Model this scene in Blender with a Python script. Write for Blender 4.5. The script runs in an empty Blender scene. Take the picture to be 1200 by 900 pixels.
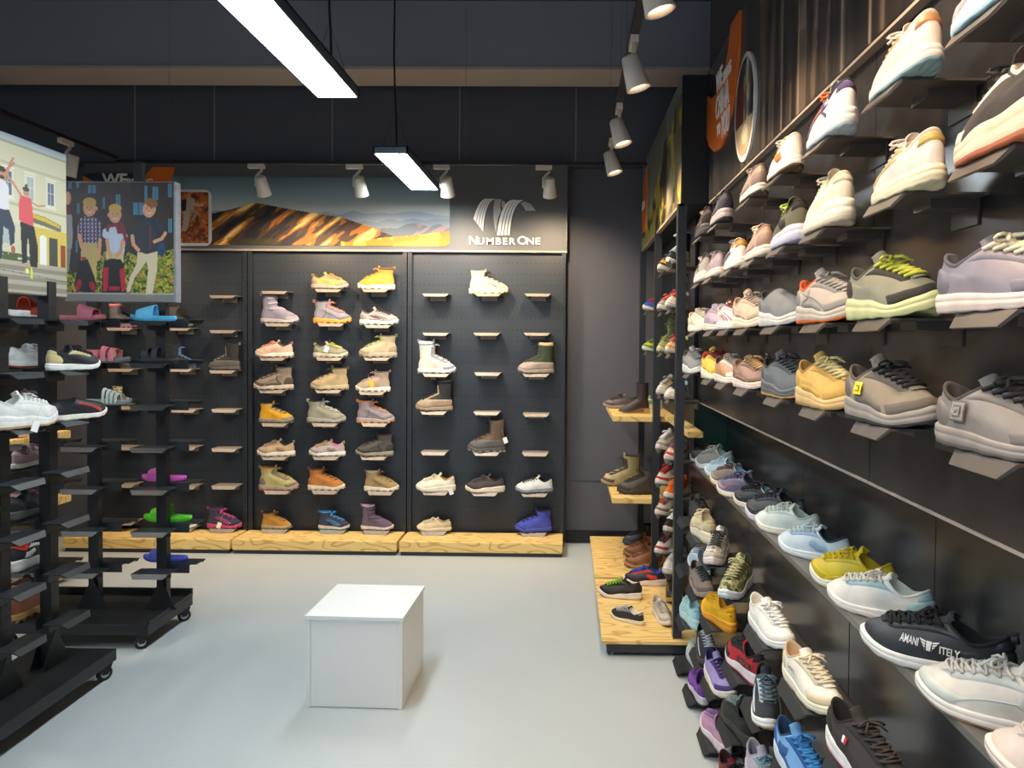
import bpy, math, random
import numpy as np
from mathutils import Vector, Matrix, Euler

C = bpy.context.scene.collection
SC = bpy.context.scene
PI = math.pi
rnd = random.Random(7)

# ------------------------------------------------------------------ camera
FPX, CX, CY, CAMH = 870.0, 653.0, 420.0, 1.6
PITCH, YAW, ROLL = math.radians(1.4), math.radians(0.8), math.radians(0.46)
def _rx(a):
    c, s = math.cos(a), math.sin(a); return np.array([[1, 0, 0], [0, c, -s], [0, s, c]])
def _rz(a):
    c, s = math.cos(a), math.sin(a); return np.array([[c, -s, 0], [s, c, 0], [0, 0, 1]])
RC = _rz(YAW) @ _rx(PI / 2 - PITCH) @ _rz(ROLL)
cd = bpy.data.cameras.new('camera')
cam = bpy.data.objects.new('camera', cd)
C.objects.link(cam)
cam.matrix_world = Matrix([list(RC[0]) + [0], list(RC[1]) + [0], list(RC[2]) + [CAMH], [0, 0, 0, 1]])
cd.sensor_width = 36.0
cd.lens = FPX / 1200 * 36
cd.shift_x = -(CX - 600) / 1200
cd.shift_y = -(450 - CY) / 1200
cd.clip_start = 0.02
SC.camera = cam

# ------------------------------------------------------------------ world, exposure
w = bpy.data.worlds.new('world'); SC.world = w
w.use_nodes = True
w.node_tree.nodes['Background'].inputs[0].default_value = (0.75, 0.85, 1.0, 1)
w.node_tree.nodes['Background'].inputs[1].default_value = 0.6
SC.view_settings.view_transform = 'Standard'
SC.view_settings.look = 'None'
SC.view_settings.gamma = 1
SC.view_settings.exposure = 0.85
PANEL_E = 33.0        # ceiling light diffusers
SPOT_W = 21.0         # aisle track spots
SPOT_BACK = 33.0      # back track spots
SPOT_LEFT = 30.0
WARM = (1.0, 0.76, 0.50)
COOL = (0.86, 0.95, 1.0)

# a point on a vertical plane of the room seen at a measured spot of the survey photo
def ray(u, v):
    return RC @ np.array([(u - CX) / FPX, -(v - CY) / FPX, -1.0])
def at_x(u, v, X):
    d = ray(u, v); t = X / d[0]; return (X, d[1] * t, CAMH + d[2] * t)
def at_y(u, v, Y):
    d = ray(u, v); t = Y / d[1]; return (d[0] * t, Y, CAMH + d[2] * t)

# ------------------------------------------------------------------ materials
def lin(c):
    return c / 12.92 if c <= 0.04045 else ((c + 0.055) / 1.055) ** 2.4
def hexc(h):
    h = h.lstrip('#'); return tuple(lin(int(h[i:i + 2], 16) / 255) for i in (0, 2, 4)) + (1.0,)
MC = {}
def nd(nt, typ, **kw):
    n = nt.nodes.new(typ)
    for k, v in kw.items(): setattr(n, k, v)
    return n
def mat(hx, kind='plain', rough=None, metal=0.0):
    key = (hx, kind, rough, metal)
    if key in MC: return MC[key]
    m = bpy.data.materials.new(kind + '_' + hx.strip('#')); m.use_nodes = True
    nt = m.node_tree; b = nt.nodes['Principled BSDF']
    col = hexc(hx)
    b.inputs['Base Color'].default_value = col
    spec = {'plain': (.5, 0, 0), 'mesh': (.85, 500, .25), 'suede': (.9, 160, .2), 'leather': (.5, 90, .12),
            'rubber': (.6, 60, .05), 'lace': (.8, 700, .3), 'metal': (.4, 30, .02), 'patent': (.22, 20, .02)}
    r, sc, bs = spec.get(kind, (.5, 0, 0))
    b.inputs['Roughness'].default_value = rough if rough is not None else r
    b.inputs['Metallic'].default_value = metal
    if sc:
        tc = nd(nt, 'ShaderNodeTexCoord')
        nz = nd(nt, 'ShaderNodeTexNoise'); nz.inputs['Scale'].default_value = sc; nz.inputs['Detail'].default_value = 2
        nt.links.new(tc.outputs['Object'], nz.inputs['Vector'])
        bp = nd(nt, 'ShaderNodeBump'); bp.inputs['Strength'].default_value = bs; bp.inputs['Distance'].default_value = .002
        nt.links.new(nz.outputs['Fac'], bp.inputs['Height'])
        nt.links.new(bp.outputs['Normal'], b.inputs['Normal'])
        mx = nd(nt, 'ShaderNodeMixRGB', blend_type='MULTIPLY')
        n2 = nd(nt, 'ShaderNodeTexNoise'); n2.inputs['Scale'].default_value = 22
        nt.links.new(tc.outputs['Object'], n2.inputs['Vector'])
        rp = nd(nt, 'ShaderNodeValToRGB')
        rp.color_ramp.elements[0].position = .3; rp.color_ramp.elements[0].color = (.8, .8, .8, 1)
        rp.color_ramp.elements[1].position = .7; rp.color_ramp.elements[1].color = (1, 1, 1, 1)
        nt.links.new(n2.outputs['Fac'], rp.inputs['Fac'])
        mx.inputs[0].default_value = 1; mx.inputs[1].default_value = col
        nt.links.new(rp.outputs['Color'], mx.inputs[2])
        nt.links.new(mx.outputs[0], b.inputs['Base Color'])
    MC[key] = m
    return m
def camo(h1, h2, h3):
    key = ('camo', h1, h2, h3)
    if key in MC: return MC[key]
    m = bpy.data.materials.new('camouflage_' + h1.strip('#')); m.use_nodes = True
    nt = m.node_tree; b = nt.nodes['Principled BSDF']; b.inputs['Roughness'].default_value = .75
    tc = nd(nt, 'ShaderNodeTexCoord'); nz = nd(nt, 'ShaderNodeTexNoise'); nz.inputs['Scale'].default_value = 38
    nz.inputs['Detail'].default_value = 1.5
    rp = nd(nt, 'ShaderNodeValToRGB'); rp.color_ramp.interpolation = 'CONSTANT'
    e = rp.color_ramp.elements
    e[0].position = 0; e[0].color = hexc(h1); e[1].position = .47; e[1].color = hexc(h2)
    x = e.new(.56); x.color = hexc(h3)
    nt.links.new(tc.outputs['Object'], nz.inputs['Vector']); nt.links.new(nz.outputs['Fac'], rp.inputs['Fac'])
    nt.links.new(rp.outputs['Color'], b.inputs['Base Color'])
    MC[key] = m; return m
def emis(col, s, name):
    m = bpy.data.materials.new(name); m.use_nodes = True
    b = m.node_tree.nodes['Principled BSDF']
    b.inputs['Base Color'].default_value = (.8, .8, .8, 1)
    b.inputs['Emission Color'].default_value = tuple(col) + (1,); b.inputs['Emission Strength'].default_value = s
    return m
def m_wood():
    m = bpy.data.materials.new('birch_plywood'); m.use_nodes = True
    nt = m.node_tree; b = nt.nodes['Principled BSDF']; b.inputs['Roughness'].default_value = .5
    tc = nd(nt, 'ShaderNodeTexCoord'); mp = nd(nt, 'ShaderNodeMapping'); mp.inputs['Scale'].default_value = (1.6, 5, 5)
    nz = nd(nt, 'ShaderNodeTexNoise'); nz.inputs['Scale'].default_value = 1.6; nz.inputs['Detail'].default_value = 1
    wv = nd(nt, 'ShaderNodeMath', operation='MULTIPLY'); wv.inputs[1].default_value = 16
    fr = nd(nt, 'ShaderNodeMath', operation='PINGPONG'); fr.inputs[1].default_value = 1
    rp = nd(nt, 'ShaderNodeValToRGB'); e = rp.color_ramp.elements
    e[0].position = 0; e[0].color = hexc('c2944c'); e[1].position = .35; e[1].color = hexc('e8c67e')
    n2 = nd(nt, 'ShaderNodeTexNoise'); n2.inputs['Scale'].default_value = 60
    bp = nd(nt, 'ShaderNodeBump'); bp.inputs['Strength'].default_value = .1
    L = nt.links.new
    L(tc.outputs['Object'], mp.inputs['Vector']); L(mp.outputs[0], nz.inputs['Vector']); L(nz.outputs['Fac'], wv.inputs[0])
    L(wv.outputs[0], fr.inputs[0]); L(fr.outputs[0], rp.inputs['Fac']); L(rp.outputs[0], b.inputs['Base Color'])
    L(mp.outputs[0], n2.inputs['Vector']); L(n2.outputs['Fac'], bp.inputs['Height']); L(bp.outputs[0], b.inputs['Normal'])
    return m
def m_peg():
    m = bpy.data.materials.new('perforated_black_steel'); m.use_nodes = True
    nt = m.node_tree; b = nt.nodes['Principled BSDF']; b.inputs['Roughness'].default_value = .42
    tc = nd(nt, 'ShaderNodeTexCoord'); sp = nd(nt, 'ShaderNodeSeparateXYZ'); L = nt.links.new
    L(tc.outputs['Object'], sp.inputs[0])
    def cell(out, s):
        a = nd(nt, 'ShaderNodeMath', operation='MULTIPLY'); a.inputs[1].default_value = 1 / s; L(out, a.inputs[0])
        f = nd(nt, 'ShaderNodeMath', operation='FRACT'); L(a.outputs[0], f.inputs[0])
        g = nd(nt, 'ShaderNodeMath', operation='SUBTRACT'); g.inputs[1].default_value = .5; L(f.outputs[0], g.inputs[0])
        h = nd(nt, 'ShaderNodeMath', operation='MULTIPLY'); h.inputs[1].default_value = s; L(g.outputs[0], h.inputs[0])
        q = nd(nt, 'ShaderNodeMath', operation='POWER'); q.inputs[1].default_value = 2; L(h.outputs[0], q.inputs[0])
        return q.outputs[0]
    ad = nd(nt, 'ShaderNodeMath', operation='ADD'); L(cell(sp.outputs[0], .036), ad.inputs[0]); L(cell(sp.outputs[2], .086), ad.inputs[1])
    lt = nd(nt, 'ShaderNodeMath', operation='LESS_THAN'); lt.inputs[1].default_value = .0052 ** 2; L(ad.outputs[0], lt.inputs[0])
    mx = nd(nt, 'ShaderNodeMixRGB'); mx.inputs[1].default_value = hexc('292e34'); mx.inputs[2].default_value = (.003, .003, .003, 1)
    L(lt.outputs[0], mx.inputs[0]); L(mx.outputs[0], b.inputs['Base Color'])
    return m
def m_floor():
    m = bpy.data.materials.new('grey_epoxy_floor'); m.use_nodes = True
    nt = m.node_tree; b = nt.nodes['Principled BSDF']; L = nt.links.new
    tc = nd(nt, 'ShaderNodeTexCoord'); nz = nd(nt, 'ShaderNodeTexNoise'); nz.inputs['Scale'].default_value = .9; nz.inputs['Detail'].default_value = 4
    rp = nd(nt, 'ShaderNodeValToRGB'); e = rp.color_ramp.elements
    e[0].position = .3; e[0].color = hexc('b0b6b6'); e[1].position = .7; e[1].color = hexc('b9bfbf')
    L(tc.outputs['Object'], nz.inputs['Vector']); L(nz.outputs['Fac'], rp.inputs['Fac']); L(rp.outputs[0], b.inputs['Base Color'])
    r2 = nd(nt, 'ShaderNodeMapRange'); r2.inputs[3].default_value = .26; r2.inputs[4].default_value = .36
    L(nz.outputs['Fac'], r2.inputs[0]); L(r2.outputs[0], b.inputs['Roughness'])
    n2 = nd(nt, 'ShaderNodeTexNoise'); n2.inputs['Scale'].default_value = 9
    bp = nd(nt, 'ShaderNodeBump'); bp.inputs['Strength'].default_value = .04; bp.inputs['Distance'].default_value = .01
    L(tc.outputs['Object'], n2.inputs['Vector']); L(n2.outputs['Fac'], bp.inputs['Height']); L(bp.outputs[0], b.inputs['Normal'])
    return m
M_WOOD, M_PEG, M_FLOOR = m_wood(), m_peg(), m_floor()
M_BLACK = mat('2c3036', 'metal', .38)
M_RACK = mat('1c1e20', 'metal', .45)
M_PANEL = mat('2d2c2d', 'metal', .24)
M_WALL = mat('55565e', 'plain', .8)
M_SHELF = mat('5c5550', 'metal', .35)
M_RACKSH = mat('2a2d30', 'metal', .4)
M_WHITE = mat('e6e6e2', 'plain', .4)
M_LIP = mat('b0a294', 'metal', .4)

# ------------------------------------------------------------------ mesh helpers
class MB:
    def __init__(s): s.v = []; s.f = []; s.n = 0
    def add(s, v, f):
        v = np.asarray(v, float); s.v.append(v); s.f += [tuple(i + s.n for i in q) for q in f]; s.n += len(v); return s
    def box(s, x0, x1, y0, y1, z0, z1):
        v = [(x, y, z) for z in (z0, z1) for y in (y0, y1) for x in (x0, x1)]
        return s.add(v, [(0, 2, 3, 1), (4, 5, 7, 6), (0, 1, 5, 4), (1, 3, 7, 5), (3, 2, 6, 7), (2, 0, 4, 6)])
    def prism(s, pts, axis, a, b):
        n = len(pts)
        def P(p, t):
            return {'x': (t, p[0], p[1]), 'y': (p[0], t, p[1]), 'z': (p[0], p[1], t)}[axis]
        v = [P(p, a) for p in pts] + [P(p, b) for p in pts]
        return s.add(v, [tuple(range(n))[::-1], tuple(range(n, 2 * n))] + [(i, (i + 1) % n, n + (i + 1) % n, n + i) for i in range(n)])
    def tube(s, pts, r, n=8, cap=True):
        P = np.array(pts, float); T = np.gradient(P, axis=0); T /= np.linalg.norm(T, axis=1)[:, None] + 1e-9
        up = np.array([0, 0, 1.0]) if abs(T[0][2]) < .9 else np.array([1.0, 0, 0])
        rr = np.full(len(P), r) if np.isscalar(r) else np.array(r)
        vs = []
        a = np.linspace(0, 2 * PI, n, endpoint=False)
        for i in range(len(P)):
            sx = np.cross(T[i], up); ln = np.linalg.norm(sx)
            if ln < 1e-4: sx = np.cross(T[i], [0.3, 1, 0]); ln = np.linalg.norm(sx)
            sx /= ln; sy = np.cross(sx, T[i])
            vs.append(P[i] + rr[i] * (np.cos(a)[:, None] * sx + np.sin(a)[:, None] * sy))
        v = np.concatenate(vs); m = len(P)
        f = [(i * n + j, i * n + (j + 1) % n, (i + 1) * n + (j + 1) % n, (i + 1) * n + j) for i in range(m - 1) for j in range(n)]
        if cap: f += [tuple(range(n))[::-1], tuple(range((m - 1) * n, m * n))]
        return s.add(v, f)
    def lathe(s, prof, n=20, M=None, cap0=True, cap1=True):
        a = np.linspace(0, 2 * PI, n, endpoint=False); v = []
        for r, z in prof: v += [(r * math.cos(t), r * math.sin(t), z) for t in a]
        v = np.array(v)
        if M is not None: v = v @ np.array(M)[:3, :3].T + np.array(M)[:3, 3]
        m = len(prof)
        f = [(i * n + j, i * n + (j + 1) % n, (i + 1) * n + (j + 1) % n, (i + 1) * n + j) for i in range(m - 1) for j in range(n)]
        if cap0: f.append(tuple(range(n))[::-1])
        if cap1: f.append(tuple(range((m - 1) * n, m * n)))
        return s.add(v, f)
    def grid(s, P, closed=False, flip=False):
        nv, nu = P.shape[:2]; k = nu if closed else nu - 1
        f = []
        for i in range(nv - 1):
            for j in range(k):
                a, b = i * nu + j, i * nu + (j + 1) % nu
                q = (a, b, b + nu, a + nu)
                f.append(q[::-1] if flip else q)
        return s.add(P.reshape(-1, 3), f)
    def build(s, name, m, parent=None, smooth=False, bevel=0, off=None):
        me = bpy.data.meshes.new(name)
        v = np.concatenate(s.v)
        if off is not None: v = v - np.array(off)
        me.from_pydata(v.tolist(), [], s.f); me.materials.append(m)
        if smooth: me.polygons.foreach_set('use_smooth', [True] * len(me.polygons))
        me.update()
        o = bpy.data.objects.new(name, me); C.objects.link(o)
        if parent is not None: o.parent = parent
        if off is not None and parent is None: o.location = off
        if bevel:
            md = o.modifiers.new('bevel', 'BEVEL'); md.width = bevel; md.segments = 2; md.limit_method = 'ANGLE'
        return o
def tag(o, label=None, cat=None, group=None, kind=None):
    if label: o['label'] = label
    if cat: o['category'] = cat
    if group: o['group'] = group
    if kind: o['kind'] = kind
    return o
def empty(name, loc, label, cat, rz=0, group=None):
    o = bpy.data.objects.new(name, None); C.objects.link(o); o.location = loc; o.rotation_euler = (0, 0, rz)
    o.empty_display_size = .1
    return tag(o, label, cat, group)
def part(name, m, parent, mb, bevel=0, smooth=False):
    """mb is given in world coordinates; the parent is an unrotated Empty"""
    return mb.build(name, m, parent, smooth, bevel, off=tuple(parent.location))
def struct(name, m, mb, bevel=0):
    return tag(mb.build(name, m, None, False, bevel), kind='structure')

# text as flat raised lettering
def text_pts(body, size, depth=.002, font_spread=1.0, offset=0):
    cu = bpy.data.curves.new('lettering', 'FONT'); cu.body = body; cu.size = size; cu.extrude = depth / 2
    cu.space_character = font_spread; cu.offset = offset; cu.resolution_u = 3
    o = bpy.data.objects.new('lettering', cu); C.objects.link(o)
    dg = bpy.context.evaluated_depsgraph_get(); me = bpy.data.meshes.new_from_object(o.evaluated_get(dg))
    v = np.array([tuple(x.co) for x in me.vertices]); f = [tuple(p.vertices) for p in me.polygons]
    bpy.data.objects.remove(o); bpy.data.curves.remove(cu); bpy.data.meshes.remove(me)
    return v, f
def lettering(body, size, m, parent, org, ux, uy, depth=.003, bold=0, xs=1.0, spread=1.0):
    v, f = text_pts(body, size, depth, spread, bold * .8)
    v[:, 0] *= xs
    ux, uy = np.array(ux, float), np.array(uy, float); un = np.cross(ux, uy)
    mb = MB()
    mb.add(np.array(org) + v[:, :1] * ux + v[:, 1:2] * uy + v[:, 2:3] * un, f)
    return mb.build('lettering', m, parent, off=tuple(parent.location))

# ------------------------------------------------------------------ painted prints (colour attribute on a fine grid)
class Paint:
    def __init__(s, x0, x1, y0, y1, w, h):     # canvas units, y downwards
        s.b = (x0, x1, y0, y1); s.w, s.h = w, h
        xs = np.linspace(x0, x1, w); ys = np.linspace(y0, y1, h)
        s.X, s.Y = np.meshgrid(xs, ys); s.img = np.zeros((h, w, 3))
    def col(s, c): return np.array(hexc(c)[:3]) if isinstance(c, str) else np.array(c)
    def fill(s, mask, c, a=1.0):
        a = np.asarray(a, float) * mask; a = a[..., None] if a.ndim == 2 else a
        s.img = s.img * (1 - a) + s.col(c) * a
    def rect(s, x0, x1, y0, y1, c, a=1): s.fill((s.X >= x0) & (s.X <= x1) & (s.Y >= y0) & (s.Y <= y1), c, a)
    def ell(s, x, y, rx, ry, c, ang=0, a=1):
        ca, sa = math.cos(ang), math.sin(ang); dx, dy = s.X - x, s.Y - y
        s.fill(((dx * ca + dy * sa) / rx) ** 2 + ((-dx * sa + dy * ca) / ry) ** 2 <= 1, c, a)
    def poly(s, pts, c, a=1):
        m = np.zeros(s.X.shape, bool); n = len(pts)
        for i in range(n):
            x0, y0 = pts[i]; x1, y1 = pts[(i + 1) % n]
            if y0 == y1: continue
            cr = ((s.Y >= min(y0, y1)) & (s.Y < max(y0, y1))) & (s.X < x0 + (s.Y - y0) * (x1 - x0) / (y1 - y0))
            m ^= cr
        s.fill(m, c, a); return m
    def line(s, pts, wd, c, a=1):
        for (x0, y0), (x1, y1) in zip(pts, pts[1:]):
            dx, dy = x1 - x0, y1 - y0; L2 = dx * dx + dy * dy + 1e-9
            t = np.clip(((s.X - x0) * dx + (s.Y - y0) * dy) / L2, 0, 1)
            s.fill((s.X - x0 - t * dx) ** 2 + (s.Y - y0 - t * dy) ** 2 <= (wd / 2) ** 2, c, a)
    def noise(s, sx, sy, seed=0, rot=0):
        r = np.random.RandomState(seed); o = np.zeros(s.X.shape); amp = 1
        ca, sa = math.cos(rot), math.sin(rot); XX = s.X * ca + s.Y * sa; YY = -s.X * sa + s.Y * ca
        XX = XX - XX.min(); YY = YY - YY.min()
        tot = 0
        for k in range(3):
            g = r.rand(160, 160); fx, fy = XX / sx * 2 ** k, YY / sy * 2 ** k
            ix, iy = np.floor(fx).astype(int), np.floor(fy).astype(int); tx, ty = fx - ix, fy - iy
            tx = tx * tx * (3 - 2 * tx); ty = ty * ty * (3 - 2 * ty)
            G = lambda a, b: g[b % 160, a % 160]
            o += amp * ((G(ix, iy) * (1 - tx) + G(ix + 1, iy) * tx) * (1 - ty) + (G(ix, iy + 1) * (1 - tx) + G(ix + 1, iy + 1) * tx) * ty)
            tot += amp; amp *= .5
        return o / tot
    def vgrad(s, mask, stops):
        ys = [p[0] for p in stops]; cs = np.array([s.col(p[1]) for p in stops])
        g = np.stack([np.interp(s.Y, ys, cs[:, k]) for k in range(3)], -1)
        mm = np.asarray(mask, float)[..., None]; s.img = s.img * (1 - mm) + g * mm
    def build(s, name, parent, org, ux, uy, W, H, rough=.3, mask=None):
        """org = world position of the top left corner, ux to the right, uy down"""
        h, w_ = s.h, s.w
        org, ux, uy = np.array(org, float), np.array(ux, float), np.array(uy, float)
        P = org + np.linspace(0, W, w_)[None, :, None] * ux + np.linspace(0, H, h)[:, None, None] * uy
        mb = MB(); mb.grid(P, flip=True)
        if mask is not None:
            k = w_ - 1
            mb.f = [q for n_, q in enumerate(mb.f) if mask[n_ // k, n_ % k]]
        key = 'print%.2f' % rough
        if key not in MC:
            m = bpy.data.materials.new('printed_film'); m.use_nodes = True; nt = m.node_tree
            at = nd(nt, 'ShaderNodeAttribute', attribute_name='print'); b = nt.nodes['Principled BSDF']
            nt.links.new(at.outputs['Color'], b.inputs['Base Color']); b.inputs['Roughness'].default_value = rough
            MC[key] = m
        o = mb.build(name, MC[key], parent, off=tuple(parent.location))
        ca = o.data.color_attributes.new('print', 'FLOAT_COLOR', 'POINT')
        arr = np.ones((h * w_, 4), np.float32); arr[:, :3] = np.clip(s.img.reshape(-1, 3), 0, 1)
        ca.data.foreach_set('color', arr.ravel())
        return o

# ================================================================== THE SETTING
BY = 5.75     # plane of the back wall bays
XL, XR, YN, YF, ZC = -4.6, 0.98, -3.0, 5.84, 3.98
struct('floor', M_FLOOR, MB().box(XL - .1, XR + .1, YN - .1, YF + .1, -.08, 0))
struct('ceiling', M_WALL, MB().box(XL - .1, XR + .1, YN - .1, YF + .1, ZC, ZC + .08))
struct('wall_back', M_WALL, MB().box(XL - .1, XR + .1, YF, YF + .1, 0, ZC))
struct('wall_left', M_WALL, MB().box(XL - .1, XL, YN - .1, YF, 0, ZC))
struct('wall_right', M_WALL, MB().box(XR, XR + .1, YN - .1, YF, 0, ZC))
for x0_, x1_, z0_, z1_ in ((XL, XR, 3.3, ZC), (XL, XL + .3, 0, 3.3), (XR - .3, XR, 0, 3.3)):      # unseen front wall, left wide open so world light fills the room
    struct('wall_front', M_WALL, MB().box(x0_, x1_, YN - .1, YN, z0_, z1_))
struct('trim_1', mat('8a8a94', 'plain', .85), MB().box(XL, XR, 5.27, 5.60, 3.52, ZC))
struct('trim_2', mat('b4a89e', 'plain', .85), MB().box(XL, XR, 5.26, 5.61, 3.50, 3.52))
struct('baseboard_back', mat('17181a', 'plain', .5), MB().box(0.0, XR, YF - .015, YF, 0, .10))
# board joints on the wall above the sign, and the seam of the bare wall on the right
_j = mat('8a8a90', 'plain', .6)
for k_, x_ in enumerate((-3.42, -2.79, -1.86, -.86, .05)):
    struct('trim_%d' % (k_ + 3), _j, MB().box(x_ - .004, x_ + .004, YF - .004, YF, 2.95, 3.9))
struct('trim_8', mat('404148', 'plain', .6), MB().box(0.02, XR, YF - .004, YF, .49, .495))
struct('trim_9', mat('3a3b40', 'plain', .6), MB().box(XL, XR, YF - .03, YF, 2.94, 2.975))

# ================================================================== FOOTWEAR
STY = {
 # hs/fs sole thickness heel/forefoot, zf/zd/zh collar height front/side/heel, toe toe-box height, sh shaft height, wave sole wave, lug tread
 'low':   dict(hs=.105, fs=.080, zf=.35, zd=.25, zh=.33, toe=.195, sh=0, wave=0,    lug=0, wl=1.0),
 'run':   dict(hs=.150, fs=.095, zf=.40, zd=.29, zh=.385, toe=.215, sh=0, wave=.010, lug=0, wl=1.06),
 'chunk': dict(hs=.175, fs=.125, zf=.42, zd=.32, zh=.40,  toe=.25, sh=0, wave=.014, lug=0, wl=1.10),
 'slip':  dict(hs=.085, fs=.070, zf=.31, zd=.23, zh=.285, toe=.19, sh=0, wave=0,    lug=0, wl=1.0),
 'hike':  dict(hs=.135, fs=.100, zf=.40, zd=.30, zh=.38,  toe=.23, sh=0, wave=.008, lug=1, wl=1.04),
 'mid':   dict(hs=.135, fs=.100, zf=.46, zd=.40, zh=.39,  toe=.25, sh=.565, wave=.008, lug=1, wl=1.04),
 'boot':  dict(hs=.130, fs=.095, zf=.47, zd=.42, zh=.40,  toe=.26, sh=.74, wave=.004, lug=1, wl=1.02),
 'snow':  dict(hs=.130, fs=.105, zf=.50, zd=.44, zh=.40,  toe=.28, sh=.84, wave=.004, lug=1, wl=1.05),
 'ankle': dict(hs=.17, fs=.045, zf=.45, zd=.42, zh=.42,  toe=.19, sh=.95, wave=0, lug=0, wl=.86),
}
NPHI = 44
class Last:
    """the shape of one shoe: sole outline and the surface of its upper"""
    def __init__(s, style, L, side=1):
        s.p = STY[style]; s.L = L; s.side = side; s.style = style
    def outline(s, phi, k=1.0):
        L = s.L; xn = .5 + .5 * np.cos(phi)
        W = np.interp(xn, [0, .1, .25, .42, .6, .74, .87, 1], [.105, .122, .122, .118, .146, .160, .150, .105]) * s.p['wl']
        sn = np.sin(phi); y = W * np.sign(sn) * np.abs(sn) ** .66 * L * k
        y = y + s.side * .022 * L * np.sin(PI * np.clip(xn - .1, 0, 1))
        x = (xn - .5) * L * (1 + (k - 1) * .8)
        return x, y, xn
    def zbot(s, xn):
        z = .055 * s.L * np.clip((xn - .74) / .26, 0, 1) ** 1.7 + .012 * s.L * np.clip((.12 - xn) / .12, 0, 1) ** 2
        return z
    def ztop(s, xn):
        p = s.p; t = np.clip((xn - .25) / .45, 0, 1); t = t * t * (3 - 2 * t)
        th = (p['hs'] * (1 - t) + p['fs'] * t)
        th = th + p['wave'] * np.sin(xn * 15) + .02 * np.clip((xn - .93) / .07, 0, 1) ** 2
        return s.zbot(xn) * .9 + th * s.L
    def S(s, phi, v):
        phi, v = np.broadcast_arrays(np.asarray(phi, float), np.asarray(v, float))
        L, p = s.L, s.p
        x0, y0, xn = s.outline(phi, .955)
        k = np.clip(np.cos(phi), 0, 1); hk = np.clip(-np.cos(phi), 0, 1); sd = 1 - np.maximum(k, hk)
        yc = s.side * .004 * L
        zc = (p['zd'] + (p['zf'] - p['zd']) * k ** 1.2 + (p['zh'] - p['zd']) * hk ** 1.6) * L
        tall = p['sh'] > 0 or s.style == 'mid'
        a = .185 * L if not tall else .185 * L; xc = (-.255 if not tall else -.26) * L; b = .098 * L if not tall else .11 * L
        xC = xc + a * np.cos(phi); yC = yc + b * np.sin(phi)
        z0 = s.ztop(xn) - .012 * L
        h1 = (.105 + .035 * (1 - k) + .02 * hk) * L
        P1 = (x0 - .012 * L * hk, y0 * 1.02, z0 + h1 * np.where(k > 0, 1 - .12 * k, 1))
        m = .16 + .42 * k
        P2 = (xC + (x0 - xC) * m - .02 * L * hk, yC + (y0 - yC) * (m + .06), (1 - k) * (zc - .10 * L) + k * (p['toe'] + .065) * L)
        t = np.clip(v, 0, 1); u = 1 - t
        B = lambda q0, q1, q2, q3: u ** 3 * q0 + 3 * u * u * t * q1 + 3 * u * t * t * q2 + t ** 3 * q3
        X = B(x0, P1[0], P2[0], xC); Y = B(y0, P1[1], P2[1], yC); Z = B(z0, P1[2], P2[2], zc)
        if p['sh'] > 0:
            w_ = np.clip(v - 1, 0, 1); zt = (p['sh'] + .02 * k + .015 * hk) * L
            a2, b2 = .20 * L, .135 * L
            X = X + w_ * ((xc - .005 * L + a2 * np.cos(phi)) - xC)
            Y = Y + w_ * (yc + b2 * np.sin(phi) - yC); Z = Z + w_ * (zt - zc)
        return np.stack([X, Y, Z], -1)
    def vmax(s): return 2.0 if s.p['sh'] > 0 else 1.0
    def phi_at(s, v, y, sgn):
        ph = np.linspace(0, PI * .5, 40); Y = s.S(ph * sgn, v)[:, 1] - s.S(0.0, v)[1]
        return sgn * np.interp(y, np.abs(Y), ph)
    def nrm(s, phi, v):
        e = 1e-3; vm = s.vmax()
        v = np.clip(v, .001, vm - .002)
        a = s.S(phi + e, v) - s.S(phi - e, v); b = s.S(phi, v + e) - s.S(phi, v - e)
        n = np.cross(a, b); return n / (np.linalg.norm(n, axis=-1, keepdims=True) + 1e-12)
    def patch(s, mb, fa, fb, v0, v1, nu=9, nv=7, off=.006):
        """raised panel between the angle functions fa(v), fb(v)"""
        vs = np.linspace(v0, v1, nv)
        Ph = np.stack([np.linspace(fa(v), fb(v), nu) for v in vs]); V = np.repeat(vs[:, None], nu, 1)
        O = np.full(Ph.shape, off * s.L); O[0] = O[-1] = -.001; O[:, 0] = O[:, -1] = -.001
        P = s.S(Ph, V) + s.nrm(Ph, V) * O[..., None]
        mb.grid(P, flip=bool(fa(vs[0]) > fb(vs[0])))
def const(a): return lambda v: a

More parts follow.
